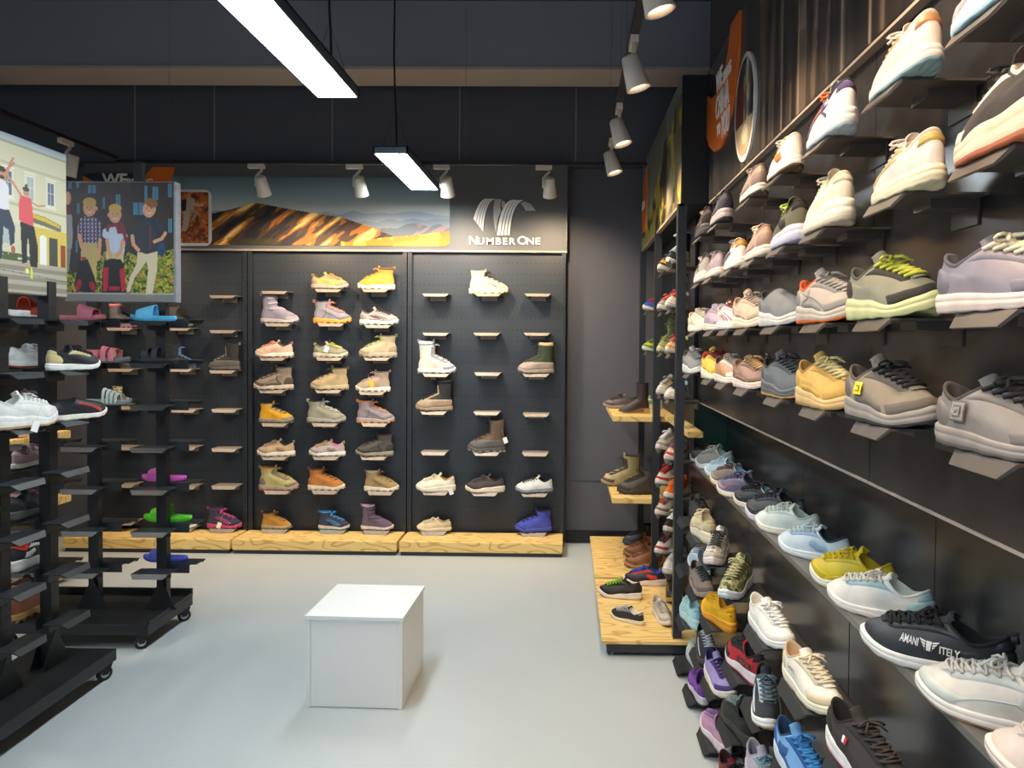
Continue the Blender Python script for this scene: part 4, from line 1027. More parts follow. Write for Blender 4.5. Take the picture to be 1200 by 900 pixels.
# ---- right wall, four shelf rows above the recess: (u of far edge, v, style, colours, extras, description)
ROWS = {'top': (2.06, 83, 'top shelf row of the right wall'), 'second': (1.86, 83, 'second shelf row of the right wall'),
        'third': (1.645, -80, 'third shelf row of the right wall'), 'fourth': (1.447, -80, 'fourth shelf row of the right wall')}
W = [
 ('top', 1088, 40, 'run', ('9a8a94', 'b8b0b4', 'c4dce8', 'a8c8d8', 'e8e0d8', '50484c'), ('mud',), 'mauve running shoe with pale blue sole'),
 ('top', 999, 110, 'low', ('e0d0c4', 'c88858', 'ece0d4', '88a8b0', 'e8dcd0', 'e0d0c0'), ('heel',), 'cream sneaker with copper heel patch'),
 ('top', 933, 165, 'run', ('e8e0dc', '5c4c78', 'f0e8e0', 'b0c0cc', 'e87840', '2c2c48'), ('heel', 'cross', 'stripe1'), 'white and purple running shoe with orange trim'),
 ('top', 889, 205, 'low', ('f0e8dc', 'c08038', 'f0ece0', '6a5038', 'f0e8dc', 'e8d8c0'), ('wing',), 'white sneaker with mustard side panel'),
 ('top', 859, 225, 'low', ('a48c80', '8c7468', 'e4dcc8', '4a4440', 'a08c80', '6c5c54'), ('mud',), 'taupe suede sneaker with thick cream sole'),
 ('top', 827, 255, 'run', ('4c4454', '3c3644', 'b8a8a8', '2c2a30', '2c2a30', '1c1c22'), ('mud',), 'dark plum running shoe with black laces'),
 ('top', 810, 275, 'run', ('5c4c44', '1e1c1e', '3c3838', '2c2a2a', 'b8a088', '1c1c1c'), ('cross', 'mud'), 'black and bronze patterned running shoe'),
 ('second', 1092, 190, 'chunk', ('403a38', 'e8dccc', 'ecd8b8', 'c87048', '403a38', 'e8d8c8'), ('heel', 'toecap'), 'black chunky sneaker with floral heel and gum sole'),
 ('second', 1001, 235, 'low', ('e4d4cc', 'c8a860', 'f0e4c0', 'f0e4c0', 'e4d4cc', 'd8c8bc'), ('heel', 'stripe1', 'stripeov'), 'cream sneaker with gold glitter stripe'),
 ('second', 930, 275, 'chunk', ('e8dcc8', 'e0d0b8', 'f0e8d8', 'd8c8b0', 'e8dcc8', 'd8c8b0'), ('heel',), 'plain beige chunky sneaker with white sole'),
 ('second', 893, 295, 'run', ('6a6850', '2c2a26', 'd4d4e4', 'c0c0d8', 'c8e060', '1c1c1a'), ('wing', 'heel'), 'olive running shoe with neon laces and lilac sole'),
 ('second', 864, 300, 'low', ('c4a08c', 'b08c78', 'f0e4d0', 'd8ccb8', 'f0e4cc', 'a88870'), ('mud',), 'rose beige sneaker with cream laces'),
 ('second', 841, 310, 'low', ('ece8e0', 'c88c38', 'f4ece0', 'e0d8cc', '8888a0', 'c89048'), ('stripes', 'heel'), 'white striped sneaker with mustard collar'),
 ('second', 821, 322, 'low', ('b09ca4', '9c8890', 'e8dcd0', 'd0c4b8', 'a89aa0', '6c6064'), ('toecap',), 'dusty mauve sneaker with pale sole'),
 ('second', 809, 326, 'run', ('b0a8a0', '6c6660', 'e4dcd0', '9c948c', 'e8e0d8', '4c4844'), ('cross',), 'grey mesh running shoe with crossed overlays'),
 ('third', 1087, 350, 'low', ('8c8490', '7c7682', 'ecd8cc', 'e4d0c4', 'f4e8c8', '5c5860'), ('toecap', 'counter'), 'grey sneaker with cream laces'),
 ('third', 985, 362, 'run', ('8c8a78', '34322e', 'd8d8a0', 'c8cc90', 'd8d850', '4c4c44'), ('toecap', 'counter'), 'grey running shoe with thick yellow laces'),
 ('third', 928, 368, 'run', ('b8aca4', '8c8886', 'c4b8ac', 'e07030', 'b0a8a0', 'd86030'), ('cross', 'mud'), 'silver running shoe with orange lining and outsole'),
 ('third', 885, 372, 'run', ('7c8084', '6c7074', 'dcd8d0', 'c8c8c4', '7c8084', '2c2e32'), ('counter', 'nolace'), 'slate grey laceless running shoe'),
 ('third', 855, 375, 'run', ('ccb4a0', 'b8a08c', 'f0e0c4', 'd8c4a8', 'ccb4a0', 'a8907c'), ('mud', 'heel'), 'sand coloured running shoe with high tongue'),
 ('third', 841, 378, 'low', ('e4dcd8', 'c0b4b0', 'f0e8dc', 'd8d0c4', 'a85c58', 'c8bcb4'), ('stripes',), 'white sneaker with wine side stripes'),
 ('third', 822, 380, 'low', ('b4a0b0', '9c8898', 'ece0cc', 'd8ccb8', 'd8c8d8', '8c7888'), ('toecap',), 'lilac sneaker with cream sole'),
 ('third', 804, 383, 'low', ('e0d4bc', 'd0c4ac', 'f0e8d4', 'dcd0bc', 'e8e0c8', 'c8bca4'), ('counter',), 'cream leather sneaker'),
 ('fourth', 1086, 505, 'low', ('8c8480', '7c7470', '988e88', '6c6460', '2c2828', '4c4644'), ('toecap', 'counter'), 'grey leather sneaker with square badge and dark laces'),
 ('fourth', 983, 488, 'run', ('948878', '6c645c', '9c948c', '3c3836', '1e1c1e', '5c544c'), ('mud', 'counter'), 'grey sneaker with yellow square patch and black laces'),
 ('fourth', 927, 470, 'run', ('d4ac60', 'c49c50', 'e0bc80', 'b89860', 'd8cc98', '9c7c40'), ('mud', 'counter'), 'mustard suede sneaker with pale laces'),
 ('fourth', 888, 458, 'run', ('606870', '4c545c', '5c6064', 'c8a050', '2c3036', '1e2024'), ('counter', 'pull'), 'blue grey running shoe with tall dark tongue'),
 ('fourth', 855, 453, 'low', ('9c7868', '84604f', 'ecd8c8', 'd8c4b4', 'c8a070', '84604f'), ('mud', 'heel'), 'brown leather sneaker with tan collar'),
 ('fourth', 834, 442, 'low', ('c09068', 'e8dccc', 'f0e4d0', 'e0d0bc', 'b0a498', '3c3836'), ('toecap', 'heel'), 'caramel and white sneaker with dark lining'),
 ('fourth', 822, 438, 'run', ('e0c050', 'c8a838', 'f0e8d0', 'e0d4bc', '8c2c2c', 'a83c30'), ('mud',), 'yellow sneaker with dark red laces'),
 ('fourth', 798, 436, 'run', ('8c8c8c', '747474', 'd8d8d4', 'b8b8b4', '9c9c9c', '4c4c4c'), ('counter',), 'mid grey running shoe with white sole'),
]
made = {}; lastrow = (None, 0)
for row, u, v, stl, c, ex, ds in W:
    z, hd_, rn = ROWS[row]; L = .285
    yf = at_x(u, v, .565)[1]; yc = max(yf - L * .47, .6); L = .275
    n_, ct = nm_cat(stl)
    kinds = ('leather', 'leather') if stl == 'low' else ('mesh', 'suede')
    if row == lastrow[0]: yc = max(yc, lastrow[1] + .278)
    lastrow = (row, yc)
    r, ls = make_shoe(n_, ds + ', ' + rn, ct, 'shoes on the ' + rn, stl, c, (.612, yc, z), D(hd_), L, side=-1 if hd_ < 0 else 1, extra=ex, kinds=kinds)
    made[ds] = (r, ls)
    shelf(bay_at(yc), M_SHELF, NX, yc + (.01 if hd_ > 0 else -.01), z - .0005, PI, .145, .15)
r, ls = made['grey leather sneaker with square badge and dark laces']
for h_, m_, k_ in ((.062, '6c6460', .016), (.052, 'a8a098', .019), (.034, '6c6460', .022), (.025, 'a8a098', .025), (.011, '6c6460', .028)): side_poly(r, ls, [sq(-.20, .20, h_, .9)], mat(m_, 'leather'), -1, 'square_badge', k_)
r, ls = made['grey sneaker with yellow square patch and black laces']
for h_, m_, k_ in ((.055, 'ecd820', .019), (.026, '8a8010', .022), (.017, 'ecd820', .025)): side_poly(r, ls, [sq(-.17, .235, h_, .8)], mat(m_, 'plain'), -1, 'square_badge', k_)

# ---- the long ledge in the recess: (u, v of the toe, style, L, head, colours, extras, description)
LG = [
 (1186, 868, 'low', .28, 128, ('ecd8cc', 'e0ccc0', 'f4e4d8', 'e4d4c8', 'ecd8cc', 'c8b8ac'), (), 'pinkish white sneaker cut by the right picture edge'),
 (1094, 794, 'low', .29, 130, ('dcd8d0', 'c4ccc8', 'ece8e0', 'a88868', 'dcd8d0', '9ca088'), ('toecap', 'cross'), 'pale grey leather sneaker with wavy tan outsole'),
 (1013, 738, 'low', .30, 131, ('2e3138', '24272d', 'ecebe6', 'd8d8d4', '1e2024', '16181c'), ('pull', 'heel'), 'black leather sneaker with white side lettering'),
 (996, 688, 'low', .27, 126, ('e8e4dc', 'a4c4c8', 'ece8e0', 'dcd8d0', 'ece8dc', 'd4d8d0'), ('counter', 'heel'), 'white sneaker with pale teal heel'),
 (964, 664, 'run', .255, 122, ('d8c01c', 'c8b014', 'ece8d8', 'b8b480', 'd8c01c', 'b8a010'), ('mud',), 'bright yellow sneaker with white sole'),
 (930, 630, 'low', .26, 122, ('cfe0e8', '9cb8d4', 'e4ecec', 'd0dce4', 'cfe0e8', '2c3440'), ('wing',), 'pale blue sneaker with darker blue side panel'),
 (904, 606, 'low', .27, 122, ('dce4dc', 'ccd8d0', 'eceadc', 'dcdccc', 'dce4dc', 'b8c8bc'), ('heel',), 'mint white sneaker with cream sole'),
 (882, 597, 'run', .28, 120, ('484a4e', '34363a', 'd8d0dc', 'b8b0bc', '34363a', '1e2024'), ('toecap', 'cross'), 'dark grey leather sneaker with lilac tinged sole'),
 (869, 580, 'low', .26, 120, ('2e3032', '222426', 'e8ded0', 'd8ccc0', '222426', 'a8c8cc'), ('toecap',), 'glossy black sneaker with pale lining'),
 (843, 568, 'low', .27, 120, ('64607c', '8a8498', 'ecdcc4', 'd8c8b0', '5c5478', '3c3a48', 'd06058'), ('toecap', 'heel', 'stripe1'), 'purple grey sneaker with coral stripe and heel'),
 (835, 557, 'low', .27, 120, ('7c6e60', '94867a', 'ecd8b4', 'd8c8a8', '6c5e50', 'a8c4d8'), ('toecap', 'cross'), 'taupe sneaker with cream sole'),
 (846, 548, 'low', .25, 120, ('b8d0dc', 'a0b8c8', 'd8e4e8', 'c0d0d8', 'c0d8e4', '8ca8b8'), (), 'light blue sneaker, mostly behind the taupe one'),
 (819, 539, 'run', .28, 118, ('868a88', '747876', 'd4dcdc', 'b4bcbc', 'a8aca8', 'a0b4b8'), ('counter',), 'grey knitted running shoe with pale sole'),
 (811, 533, 'run', .24, 118, ('44403e', '34302e', 'dcd8cc', 'b8b4a8', '2c2a28', '2a2a2c'), ('counter',), 'dark brown running shoe, farthest'),
]
for i, (u, v, stl, L, hdg, c, ex, ds) in enumerate(LG):
    d = ray(u, v); t = (.985 - CAMH) / d[2]; tx, ty = d[0] * t, d[1] * t
    if ty > 4.03: tx, ty = tx * 4.03 / ty, 4.03
    h = D(hdg); cxp = tx - math.cos(h) * L * .49; cyp = ty - math.sin(h) * L * .49
    ex_ = max(0, cxp + .10 * abs(math.cos(h)) + L * .5 * abs(math.cos(h)) - .905)
    cxp -= max(0, (cxp + L * .5 * abs(math.cos(h)) + .045 * math.sin(h)) - .875)
    n_, ct = nm_cat(stl)
    if i: cyp = max(cyp, lastl + .145)
    lastl = cyp; cxp = min(cxp, .745)
    r, ls = make_shoe(n_, ds + ' on the long ledge', ct, 'shoes on the long ledge', stl, c, (cxp, cyp, .9555), h, L, side=1, extra=ex, kinds=('leather', 'leather'))
    made[ds] = (r, ls)
r, ls = made['black leather sneaker with white side lettering']
M_TXT = mat('e8e8e4', 'plain')
surf_text(r, ls, 'AMANI', M_TXT, 1, .165, .168, .12, .048)
surf_text(r, ls, 'ITELY', M_TXT, 1, -.085, .155, .12, .048)
ex0, ez0 = -.02, .195
side_poly(r, ls, [[(ex0 - .018, ez0 + .02), (ex0 + .018, ez0 + .02), (ex0 + .012, ez0 - .04), (ex0 - .012, ez0 - .04)]] +
          [[(ex0 + s_ * .022, ez0 + .018 - .016 * k), (ex0 + s_ * (.062 - .011 * k), ez0 + .028 - .016 * k), (ex0 + s_ * (.056 - .011 * k), ez0 + .017 - .016 * k), (ex0 + s_ * .022, ez0 + .007 - .016 * k)] for s_ in (-1, 1) for k in range(4)], M_TXT, 1)

# ---- rows under the ledge: (row, uc, vc, style, colours, extras, head, description)
lastr = (0, 0)
LZ = {1: .75, 2: .51, 3: .275, 4: .035}
LN = {1: 'first row under the ledge', 2: 'second row under the ledge', 3: 'third row under the ledge', 4: 'bottom row near the floor'}
LR = [
 (1, 1105, 960, 'low', ('24221f', 'e0c020', 'e0c020', '2c2a22', '24221f', '1a1a1a'), ('toecap',), -80, 'black and yellow sneaker cut by the lower edge'),
 (1, 1018, 850, 'run', ('34302e', '282524', 'ece8e4', '9c2c48', '3a3230', '1c1a1a'), ('mud', 'counter'), -78, 'black sneaker with white and crimson sole'),
 (1, 952, 762, 'low', ('ece8dc', 'd0c0a0', 'ece4cc', 'dcd0b4', 'e8dcc0', 'c8ac8c'), ('toecap', 'counter'), -80, 'off white and beige court sneaker'),
 (1, 904, 705, 'low', ('ecebe4', 'e4e2da', 'e8e8e4', 'dcdcd4', 'f0f0ec', 'dcd8cc'), ('toecap',), -80, 'plain white sneaker, largest white one'),
 (1, 868, 672, 'run', (('6c7448', 'a8a878', '4c5030'), '5c6438', 'dce4ec', 'c4ccd8', 'b8b48c', '1e1e1a'), ('heel',), -120, 'camouflage green knitted running shoe'),
 (1, 842, 632, 'run', (('a8a8a0', 'd8d0c4', '7c8080'), 'c4bcb0', 'ece0dc', 'd8ccc8', '3c4044', '2c2c2e'), ('toecap',), -112, 'grey and white marbled running shoe'),
 (1, 824, 605, 'chunk', ('d0c4a0', 'c0b490', 'e4d8c0', 'd0c4a8', 'd0c4a0', 'a89c7c'), ('heel', 'mud'), 96, 'sand chunky sneaker seen from its heel'),
 (1, 811, 588, 'run', ('2c2c2e', '222224', '3c3c3e', '262628', '1c1c1e', '161618'), ('mud',), -82, 'all black running shoe by the frame post'),
 (2, 941, 845, 'run', ('7cb0e0', '2c5a98', 'd8e4ec', '1e2e50', '4ca0e0', '24446c'), ('mud', 'wing'), -80, 'sky blue running shoe with bright blue laces'),
 (2, 899, 800, 'run', ('34383c', 'c8d4d8', 'e4e8e8', 'b08c50', '6c8088', '24282c'), ('stripe1', 'stripeov'), -100, 'black and white sneaker with gum outsole'),
 (2, 873, 752, 'run', ('b82430', '1e1c1e', 'e8dcdc', 'b82c34', '2c2a2c', '1c1c1e'), ('heel', 'toecap'), 100, 'red and black running shoe seen from its heel'),
 (2, 842, 708, 'run', ('e4ac10', 'd8a008', 'e49c20', 'd08818', 'e4ac10', 'b88808'), ('heel',), 104, 'bright yellow orange laceless sneaker with two red dots'),
 (2, 823, 668, 'run', ('8c7c70', '6c6058', '9c8c80', '3c3634', '24383c', '3c3836'), ('mud',), -82, 'taupe running shoe with dark green laces'),
 (2, 809, 642, 'low', ('b8d4e0', 'e4e8e8', 'ecebe8', 'c83c48', 'd0e0e8', '8cb0c0'), ('counter',), 98, 'pale blue shoe with red outsole edge'),
 (3, 899, 868, 'run', ('c4b8c4', '8ca4ac', 'd0c4d0', 'b0a4b0', '7c9ca4', 'a8a0a8'), ('toecap', 'heel'), -82, 'lilac grey knit running shoe with teal laces'),
 (3, 866, 822, 'run', ('2a2a2a', '1e1e1e', '34322e', '262422', '8ca0a0', '161616'), ('counter',), 98, 'plain black running shoe with grey pull strip'),
 (3, 844, 762, 'run', ('a898cc', '4c3c7c', 'e8dccc', 'd8ccb8', '3c2c60', '3a2c64'), ('toecap',), -80, 'lavender and violet running shoe'),
 (3, 830, 728, 'run', ('222226', '2c2c30', '3a3a3c', '1c1c1e', 'b0b8c0', '141416'), ('stripe1',), -90, 'black shoe with pale side mark'),
 (3, 810, 695, 'chunk', ('b4dce0', 'a0ccd0', 'c8e4e4', 'b0d4d4', 'c0e0e4', '90b8bc'), ('heel',), 96, 'aqua chunky sneaker behind the frame post'),
 (4, 862, 890, 'low', ('7c1c28', '5c141e', 'ece4e0', 'c8c0bc', '2c1c20', '3c1418'), ('toecap',), -80, 'maroon sneaker with white sole'),
 (4, 839, 830, 'run', ('d4a0bc', 'c890b0', 'ecdcdc', 'd8a8b8', 'b080b0', '9c7090'), ('heel',), 100, 'pink mesh running shoe'),
 (4, 819, 785, 'run', ('8c50b0', '6c3c90', 'dcd4dc', '4c2c3c', '6c3c90', '4c2c60'), ('mud', 'heel'), 92, 'purple running shoe with grey sole'),
 (4, 806, 752, 'chunk', ('e0e4dc', 'd0d4cc', 'e4e4e0', 'd4d4d0', 'e0e4dc', 'b8bcb4'), ('heel',), 92, 'white mesh sneaker with dotted sole'),
]
for row, u, v, stl, c, ex, hdg, ds in LR:
    z = LZ[row]; X_ = .595; p = at_x(u, v, X_); X_ = .637 if p[1] > 3.5 else X_; L = .262; n_, ct = nm_cat(stl)
    y_ = min(p[1], 3.86)
    if row == lastr[0]: y_ = max(y_, lastr[1] + .272)
    lastr = (row, y_)
    if abs(abs(hdg) - 90) > 22: X_ -= .01
    r, ls = make_shoe(n_, ds + ', ' + LN[row], ct, 'shoes in the ' + LN[row] if row < 4 else 'shoes in the bottom row near the floor', stl, c, (X_, y_, z), D(hdg), L, side=-1, extra=ex, kinds=('mesh', 'suede') if stl != 'low' else ('leather', 'leather'))
    made[ds] = (r, ls)
    shelf(bay_at(y_), M_RACKSH, .68, y_, z - .0005, PI, .13, .19)
r, ls = made['red and black running shoe seen from its heel']
side_poly(r, ls, [[(-.05, .16), (-.40, .18), (-.40, .25), (-.05, .23)]], mat('1c1a1c', 'leather'), 1, 'side_band')
surf_text(r, ls, 'NAUTIC', mat('d83038', 'plain'), 1, -.10, .185, .26, .045)
r, ls = made['bright yellow orange laceless sneaker with two red dots']
for s_ in (-1, 1):
    mb = MB(); a = np.linspace(0, 2 * PI, 9)[:-1]; ph, vv = PI + .22 * s_ + .09 * np.cos(a), .34 + .07 * np.sin(a)
    mb.add(ls.S(ph, vv) + ls.nrm(ph, vv) * .016 * ls.L, [tuple(range(8))]); mb.build('red_dot', mat('c83020', 'plain'), r)
r, ls = made['black sneaker with white and crimson sole']
side_poly(r, ls, [[(-.12, .22), (-.09, .22), (-.09, .27), (-.12, .27)]], mat('f0f0f0', 'plain'), -1, 'flag_patch'); side_poly(r, ls, [[(-.088, .22), (-.058, .22), (-.058, .27), (-.088, .27)]], mat('c02838', 'plain'), -1, 'flag_patch')
r, ls = made['off white and beige court sneaker']
surf_text(r, ls, 'Laurn.', mat('5c5850', 'plain'), -1, -.22, .18, .18, .04)

# ---- pegboard bays: (bay, uc, v of the sole, width px, style, toe right?, colours, extras, tag, description)
B1, B2, B3 = 'right pegboard bay', 'middle pegboard bay', 'left pegboard bay'
PB = [
 (B2, 385, 339, 45, 'hike', 1, ('b49858', '8c7c68', '9c948c', '4c4844', 'a88848', '6c5c40'), ('toecap', 'counter'), None, 'yellow tan low hiking shoe with grey toe, top row'),
 (B2, 440, 339, 45, 'mid', 0, ('c08a38', 'b88030', 'ecdcc0', 'd8c8a8', 'c88c30', '6c4438'), ('cuff',), None, 'wheat coloured boot with dark cuff, top row'),
 (B2, 326, 379, 46, 'boot', 1, ('8c8494', 'a098a4', 'b4acac', '6c6870', '9c94a0', '5c5c74'), ('nolace', 'straps', 'toecap'), None, 'grey lilac high boot with three straps'),
 (B2, 388, 379, 46, 'mid', 1, ('8c8890', '74707a', 'e09c40', 'd08c38', 'e08c70', '4c4858'), ('toecap', 'cross'), None, 'grey mid boot with bright orange sole, second row'),
 (B2, 443, 381, 47, 'hike', 1, ('a89c98', '8c8884', 'e0d4c0', '7c9c9c', '2c2c34', '3c3c40'), ('mud', 'stripes'), None, 'grey striped hiking shoe with cream sole'),
 (B2, 320, 419, 46, 'hike', 0, ('c8b098', 'dcb8a0', 'e4d8c8', '9c8c80', 'e09080', '4c443c'), ('stripes', 'toecap'), None, 'beige low hiking shoe with coral stripes'),
 (B2, 386, 419, 42, 'hike', 1, ('98947c', '84806c', 'c8c0ac', 'a8a090', 'b8c060', '5c5a4c'), ('counter', 'mud'), ('f0ece4', (.0, -.075, .085)), 'olive hiking shoe with white square tag'),
 (B2, 442, 419, 46, 'mid', 0, ('b4a488', 'a09074', 'a89c88', '8c8070', '8c9c50', '5c5040'), ('toecap', 'counter'), None, 'beige mid hiking boot, third row'),
 (B2, 319, 457, 48, 'mid', 0, ('8c7c6c', '54483e', 'c8b8a4', '8c8074', '3c3632', '3c3430'), ('mud', 'cross'), None, 'brown panelled hiking boot, fourth row'),
 (B2, 385, 457, 46, 'mid', 0, ('b09c74', 'a48c64', 'c0ac84', '94866c', '5c5040', '54483a'), ('toecap',), None, 'tan suede mid boot with loose lace, fourth row'),
 (B2, 436, 459, 42, 'mid', 0, ('ac9884', 'a08c78', 'ece0d0', 'dcccb8', '9c8c80', '5c5450'), (), ('e8b820', (.0, .075, .085)), 'taupe boot with yellow tag and white sole'),
 (B2, 322, 496, 42, 'mid', 1, ('dca020', '9c8c60', '8c8474', '5c5448', '3c3a38', '3c3a3c'), ('toecap',), None, 'bright yellow hiking boot with grey toe cap'),
 (B2, 381, 496, 47, 'mid', 1, ('9c9884', '8c8876', 'a8a498', '6c685c', 'd8d4cc', '1c2024'), ('toecap', 'heel'), None, 'olive grey boot with black collar'),
 (B2, 439, 496, 46, 'mid', 1, ('94888c', '7c7278', 'b0a49c', 'e09438', 'e09850', 'c8784c'), ('toecap', 'cross'), None, 'mauve grey boot with orange outsole, fifth row'),
 (B2, 322, 535, 46, 'hike', 0, ('b89c7c', 'a08468', 'e8dccc', 'b0a090', 'a08c70', '1e1e20'), ('toecap', 'wing'), None, 'tan low hiking shoe with black collar'),
 (B2, 382, 535, 44, 'hike', 0, ('b0a4a0', '948884', 'ece4d8', 'a89c94', 'c8a860', 'd07088'), ('toecap', 'wing'), None, 'grey low hiking shoe with pink collar'),
 (B2, 438, 535, 46, 'mid', 0, ('54504a', '3c3a36', '9c9080', '6c6458', '3c3a36', '2c2a28'), ('mud', 'cross'), None, 'dark charcoal hiking boot, sixth row'),
 (B2, 325, 575, 48, 'mid', 1, ('b8ac70', '7c7060', 'a89884', 'b87048', 'a89c68', 'b87840'), ('toecap', 'counter'), None, 'khaki hiking boot with orange collar'),
 (B2, 381, 575, 45, 'mid', 1, ('c07c3c', 'b47034', 'e0d4bc', 'c8bca0', '6c5030', '6c3c1c'), ('counter',), None, 'orange brown leather boot with white sole'),
 (B2, 446, 576, 42, 'mid', 1, ('a88c60', '9c8054', 'e8dcc8', 'd8ccb0', '8c7448', 'b0b0a0'), ('cross',), None, 'light brown boot with flat white sole'),
 (B2, 322, 628, 36, 'mid', 1, ('b8843c', 'ac7834', 'b0a078', '9c8a60', '9c7030', '241c18'), ('cuff',), None, 'honey work boot with black cuff on the platform'),
 (B2, 390, 628, 38, 'mid', 1, ('3c4058', '2c3044', 'd8ccb8', '50a0b0', '48a8e0', '3c9ce0'), ('toecap', 'stripes'), None, 'navy hiking shoe with bright blue laces and lining'),
 (B2, 441, 627, 40, 'boot', 1, ('6c5c70', '5c4c60', 'dcd0c4', '8c7c84', '8c7c90', 'd8b0c8'), ('nolace', 'straps'), None, 'plum winter boot with pink lining'),
 (B1, 572, 344, 47, 'mid', 1, ('b8b09c', 'a89e88', 'd8dcb0', 'c8d090', '2c2c28', 'c8d098'), ('toecap', 'stripe1'), None, 'pale beige boot with lime edge, top of its bay'),
 (B1, 511, 438, 46, 'snow', 1, ('d0c8bc', '88889c', 'dcd8d4', '8c8894', 'a8a4a0', 'c0dce8'), ('toecap', 'cuff'), None, 'grey and white snow boot with pale blue cuff'),
 (B1, 508, 482, 45, 'snow', 0, ('2c2c30', 'a08c74', 'a08c74', '5c5044', '24221e', '1e1e22'), ('shell', 'cuff'), None, 'black duck boot with taupe rubber foot'),
 (B1, 628, 438, 44, 'snow', 0, ('34442c', '2c3824', '9c8c80', '5c544c', '54483c', 'c8b488'), ('shell', 'cuff'), None, 'dark green duck boot with cream cuff'),
 (B1, 570, 530, 46, 'snow', 0, ('6c5848', '5c4838', '5c5854', '9c948c', '3c2c24', '4c3c30'), ('shell',), ('f0ece8', (-.14, .075, .12)), 'brown quilted duck boot with white tag'),
 (B1, 510, 576, 48, 'run', 0, ('ece4cc', 'e0d4b8', 'f0e8d0', 'e4d8bc', 'ece4cc', 'c09858'), ('heel',), ('f0ece8', (-.12, .075, .03)), 'cream running shoe with gold heel and tag'),
 (B1, 568, 577, 48, 'run', 0, ('4c4444', '3c3636', 'ecdcc4', 'dcccb4', '4c4444', '2c2828'), ('toecap',), None, 'charcoal running shoe with cream sole'),
 (B1, 626, 578, 46, 'hike', 0, ('e0e4e0', 'd4d8d4', '8c949c', '4c5058', '1e2024', '24262c'), ('heel',), None, 'white shoe with black laces and grey sole'),
 (B1, 508, 630, 42, 'low', 0, ('dccca8', 'd0c09c', 'e4d8b8', 'd8ccac', 'e4d8b8', 'c0b08c'), ('counter',), None, 'beige sneaker on the left of the platform'),
 (B1, 625, 634, 45, 'mid', 0, ('4854b8', '3c48a8', '4450b0', '242438', '1c1e28', '2c3058'), ('toecap',), None, 'cobalt blue boot with black laces'),
 (B3, 261, 434, 38, 'snow', 0, ('2c2c2c', '3c3a38', '5c5650', '34322e', '9c948c', '1c1c1c'), ('shell', 'nobow'), None, 'black snow boot with pale zigzag laces'),
 (B3, 261, 627, 42, 'mid', 1, ('3c3c54', '2c2c40', 'c84878', 'b84070', 'd85088', '5c3c58'), ('toecap', 'stripes'), ('f0ece0', (.0, -.075, .06)), 'navy and pink hiking shoe with white tag'),
 (B3, 209, 384, 30, 'snow', 1, ('5c5450', '3c3836', '74706c', '2c2a28', '3c3836', '24221e'), ('shell',), None, 'dark patterned boot behind the slide rack'),
 (B3, 211, 432, 34, 'snow', 1, ('24262c', '1e2024', '2c2e34', '4c88c8', '6c98d0', '181a1e'), ('toecap',), None, 'black boot with pale blue laces and sole'),
 (B3, 212, 626, 34, 'run', 1, ('d8d8d0', 'b8b8b0', 'e4e0d8', 'c8c4bc', 'e0e0d8', 'a8a8a4'), ('mud',), None, 'white and grey running shoe on the platform'),
 (B3, 141, 384, 34, 'snow', 1, ('6c6468', '54484c', '7c7074', 'c85880', '4c4448', 'e07888'), ('shell', 'cuff'), None, 'grey snow boot with pink cuff'),
 (B3, 142, 432, 26, 'snow', 1, (('948868', 'c8bc98', '5c5440'), '5c5440', '3c3a34', '6c6448', '5c5440', '8c8060'), ('shell', 'nolace'), None, 'camouflage pull-on boot, upper one of two'),
 (B3, 142, 476, 28, 'snow', 1, (('948868', 'c8bc98', '5c5440'), '5c5440', '5c5644', '3c3828', '5c5440', '8c8060'), ('shell', 'nolace'), None, 'camouflage pull-on boot, lower one of two'),
]
bmap = {B1: bays[0], B2: bays[1], B3: bays[2]}
SY = 5.665
def wall_shelf(t, u, v):
    p = at_y(u, v, SY - .05); z = p[2]; shelf(t, M_LIPSH, p[0], BY, z, -PI / 2, .125, .20); return p[0], z
M_LIPSH = mat('94887c', 'metal', .4)
for b, u, v, wpx, stl, right, c, ex, tg, ds in PB:
    p = at_y(u, v, SY - .03); L = wpx * SY / FPX * .96; n_, ct = nm_cat(stl)
    z = p[2]
    if v > 610: z = max(.130, z)
    shelf(bmap[b], M_LIPSH, p[0] + (.02 if right else -.02) * 0, BY, z - .0005, -PI / 2, .125, .20)
    make_shoe(n_, ds + ', ' + b, ct, 'footwear on the ' + b, stl, c, (p[0], SY, z), 0 if right else PI, L, side=1, extra=ex, hang=tg, kinds=('suede', 'suede') if stl in ('mid', 'boot') else ('mesh', 'suede'))
for u, v in ((321, 341), (510, 344), (630, 344), (510, 390), (570, 390), (629, 390), (571, 437), (570, 483), (628, 485), (508, 530), (627, 531), (571, 630)):
    wall_shelf(bays[1] if u < 475 else bays[0], u, v)
for u, v in ((260, 346), (260, 387), (262, 480), (262, 526), (262, 570), (214, 480), (214, 524), (214, 570), (142, 524), (142, 568), (142, 612)):
    wall_shelf(bays[2], u, v)

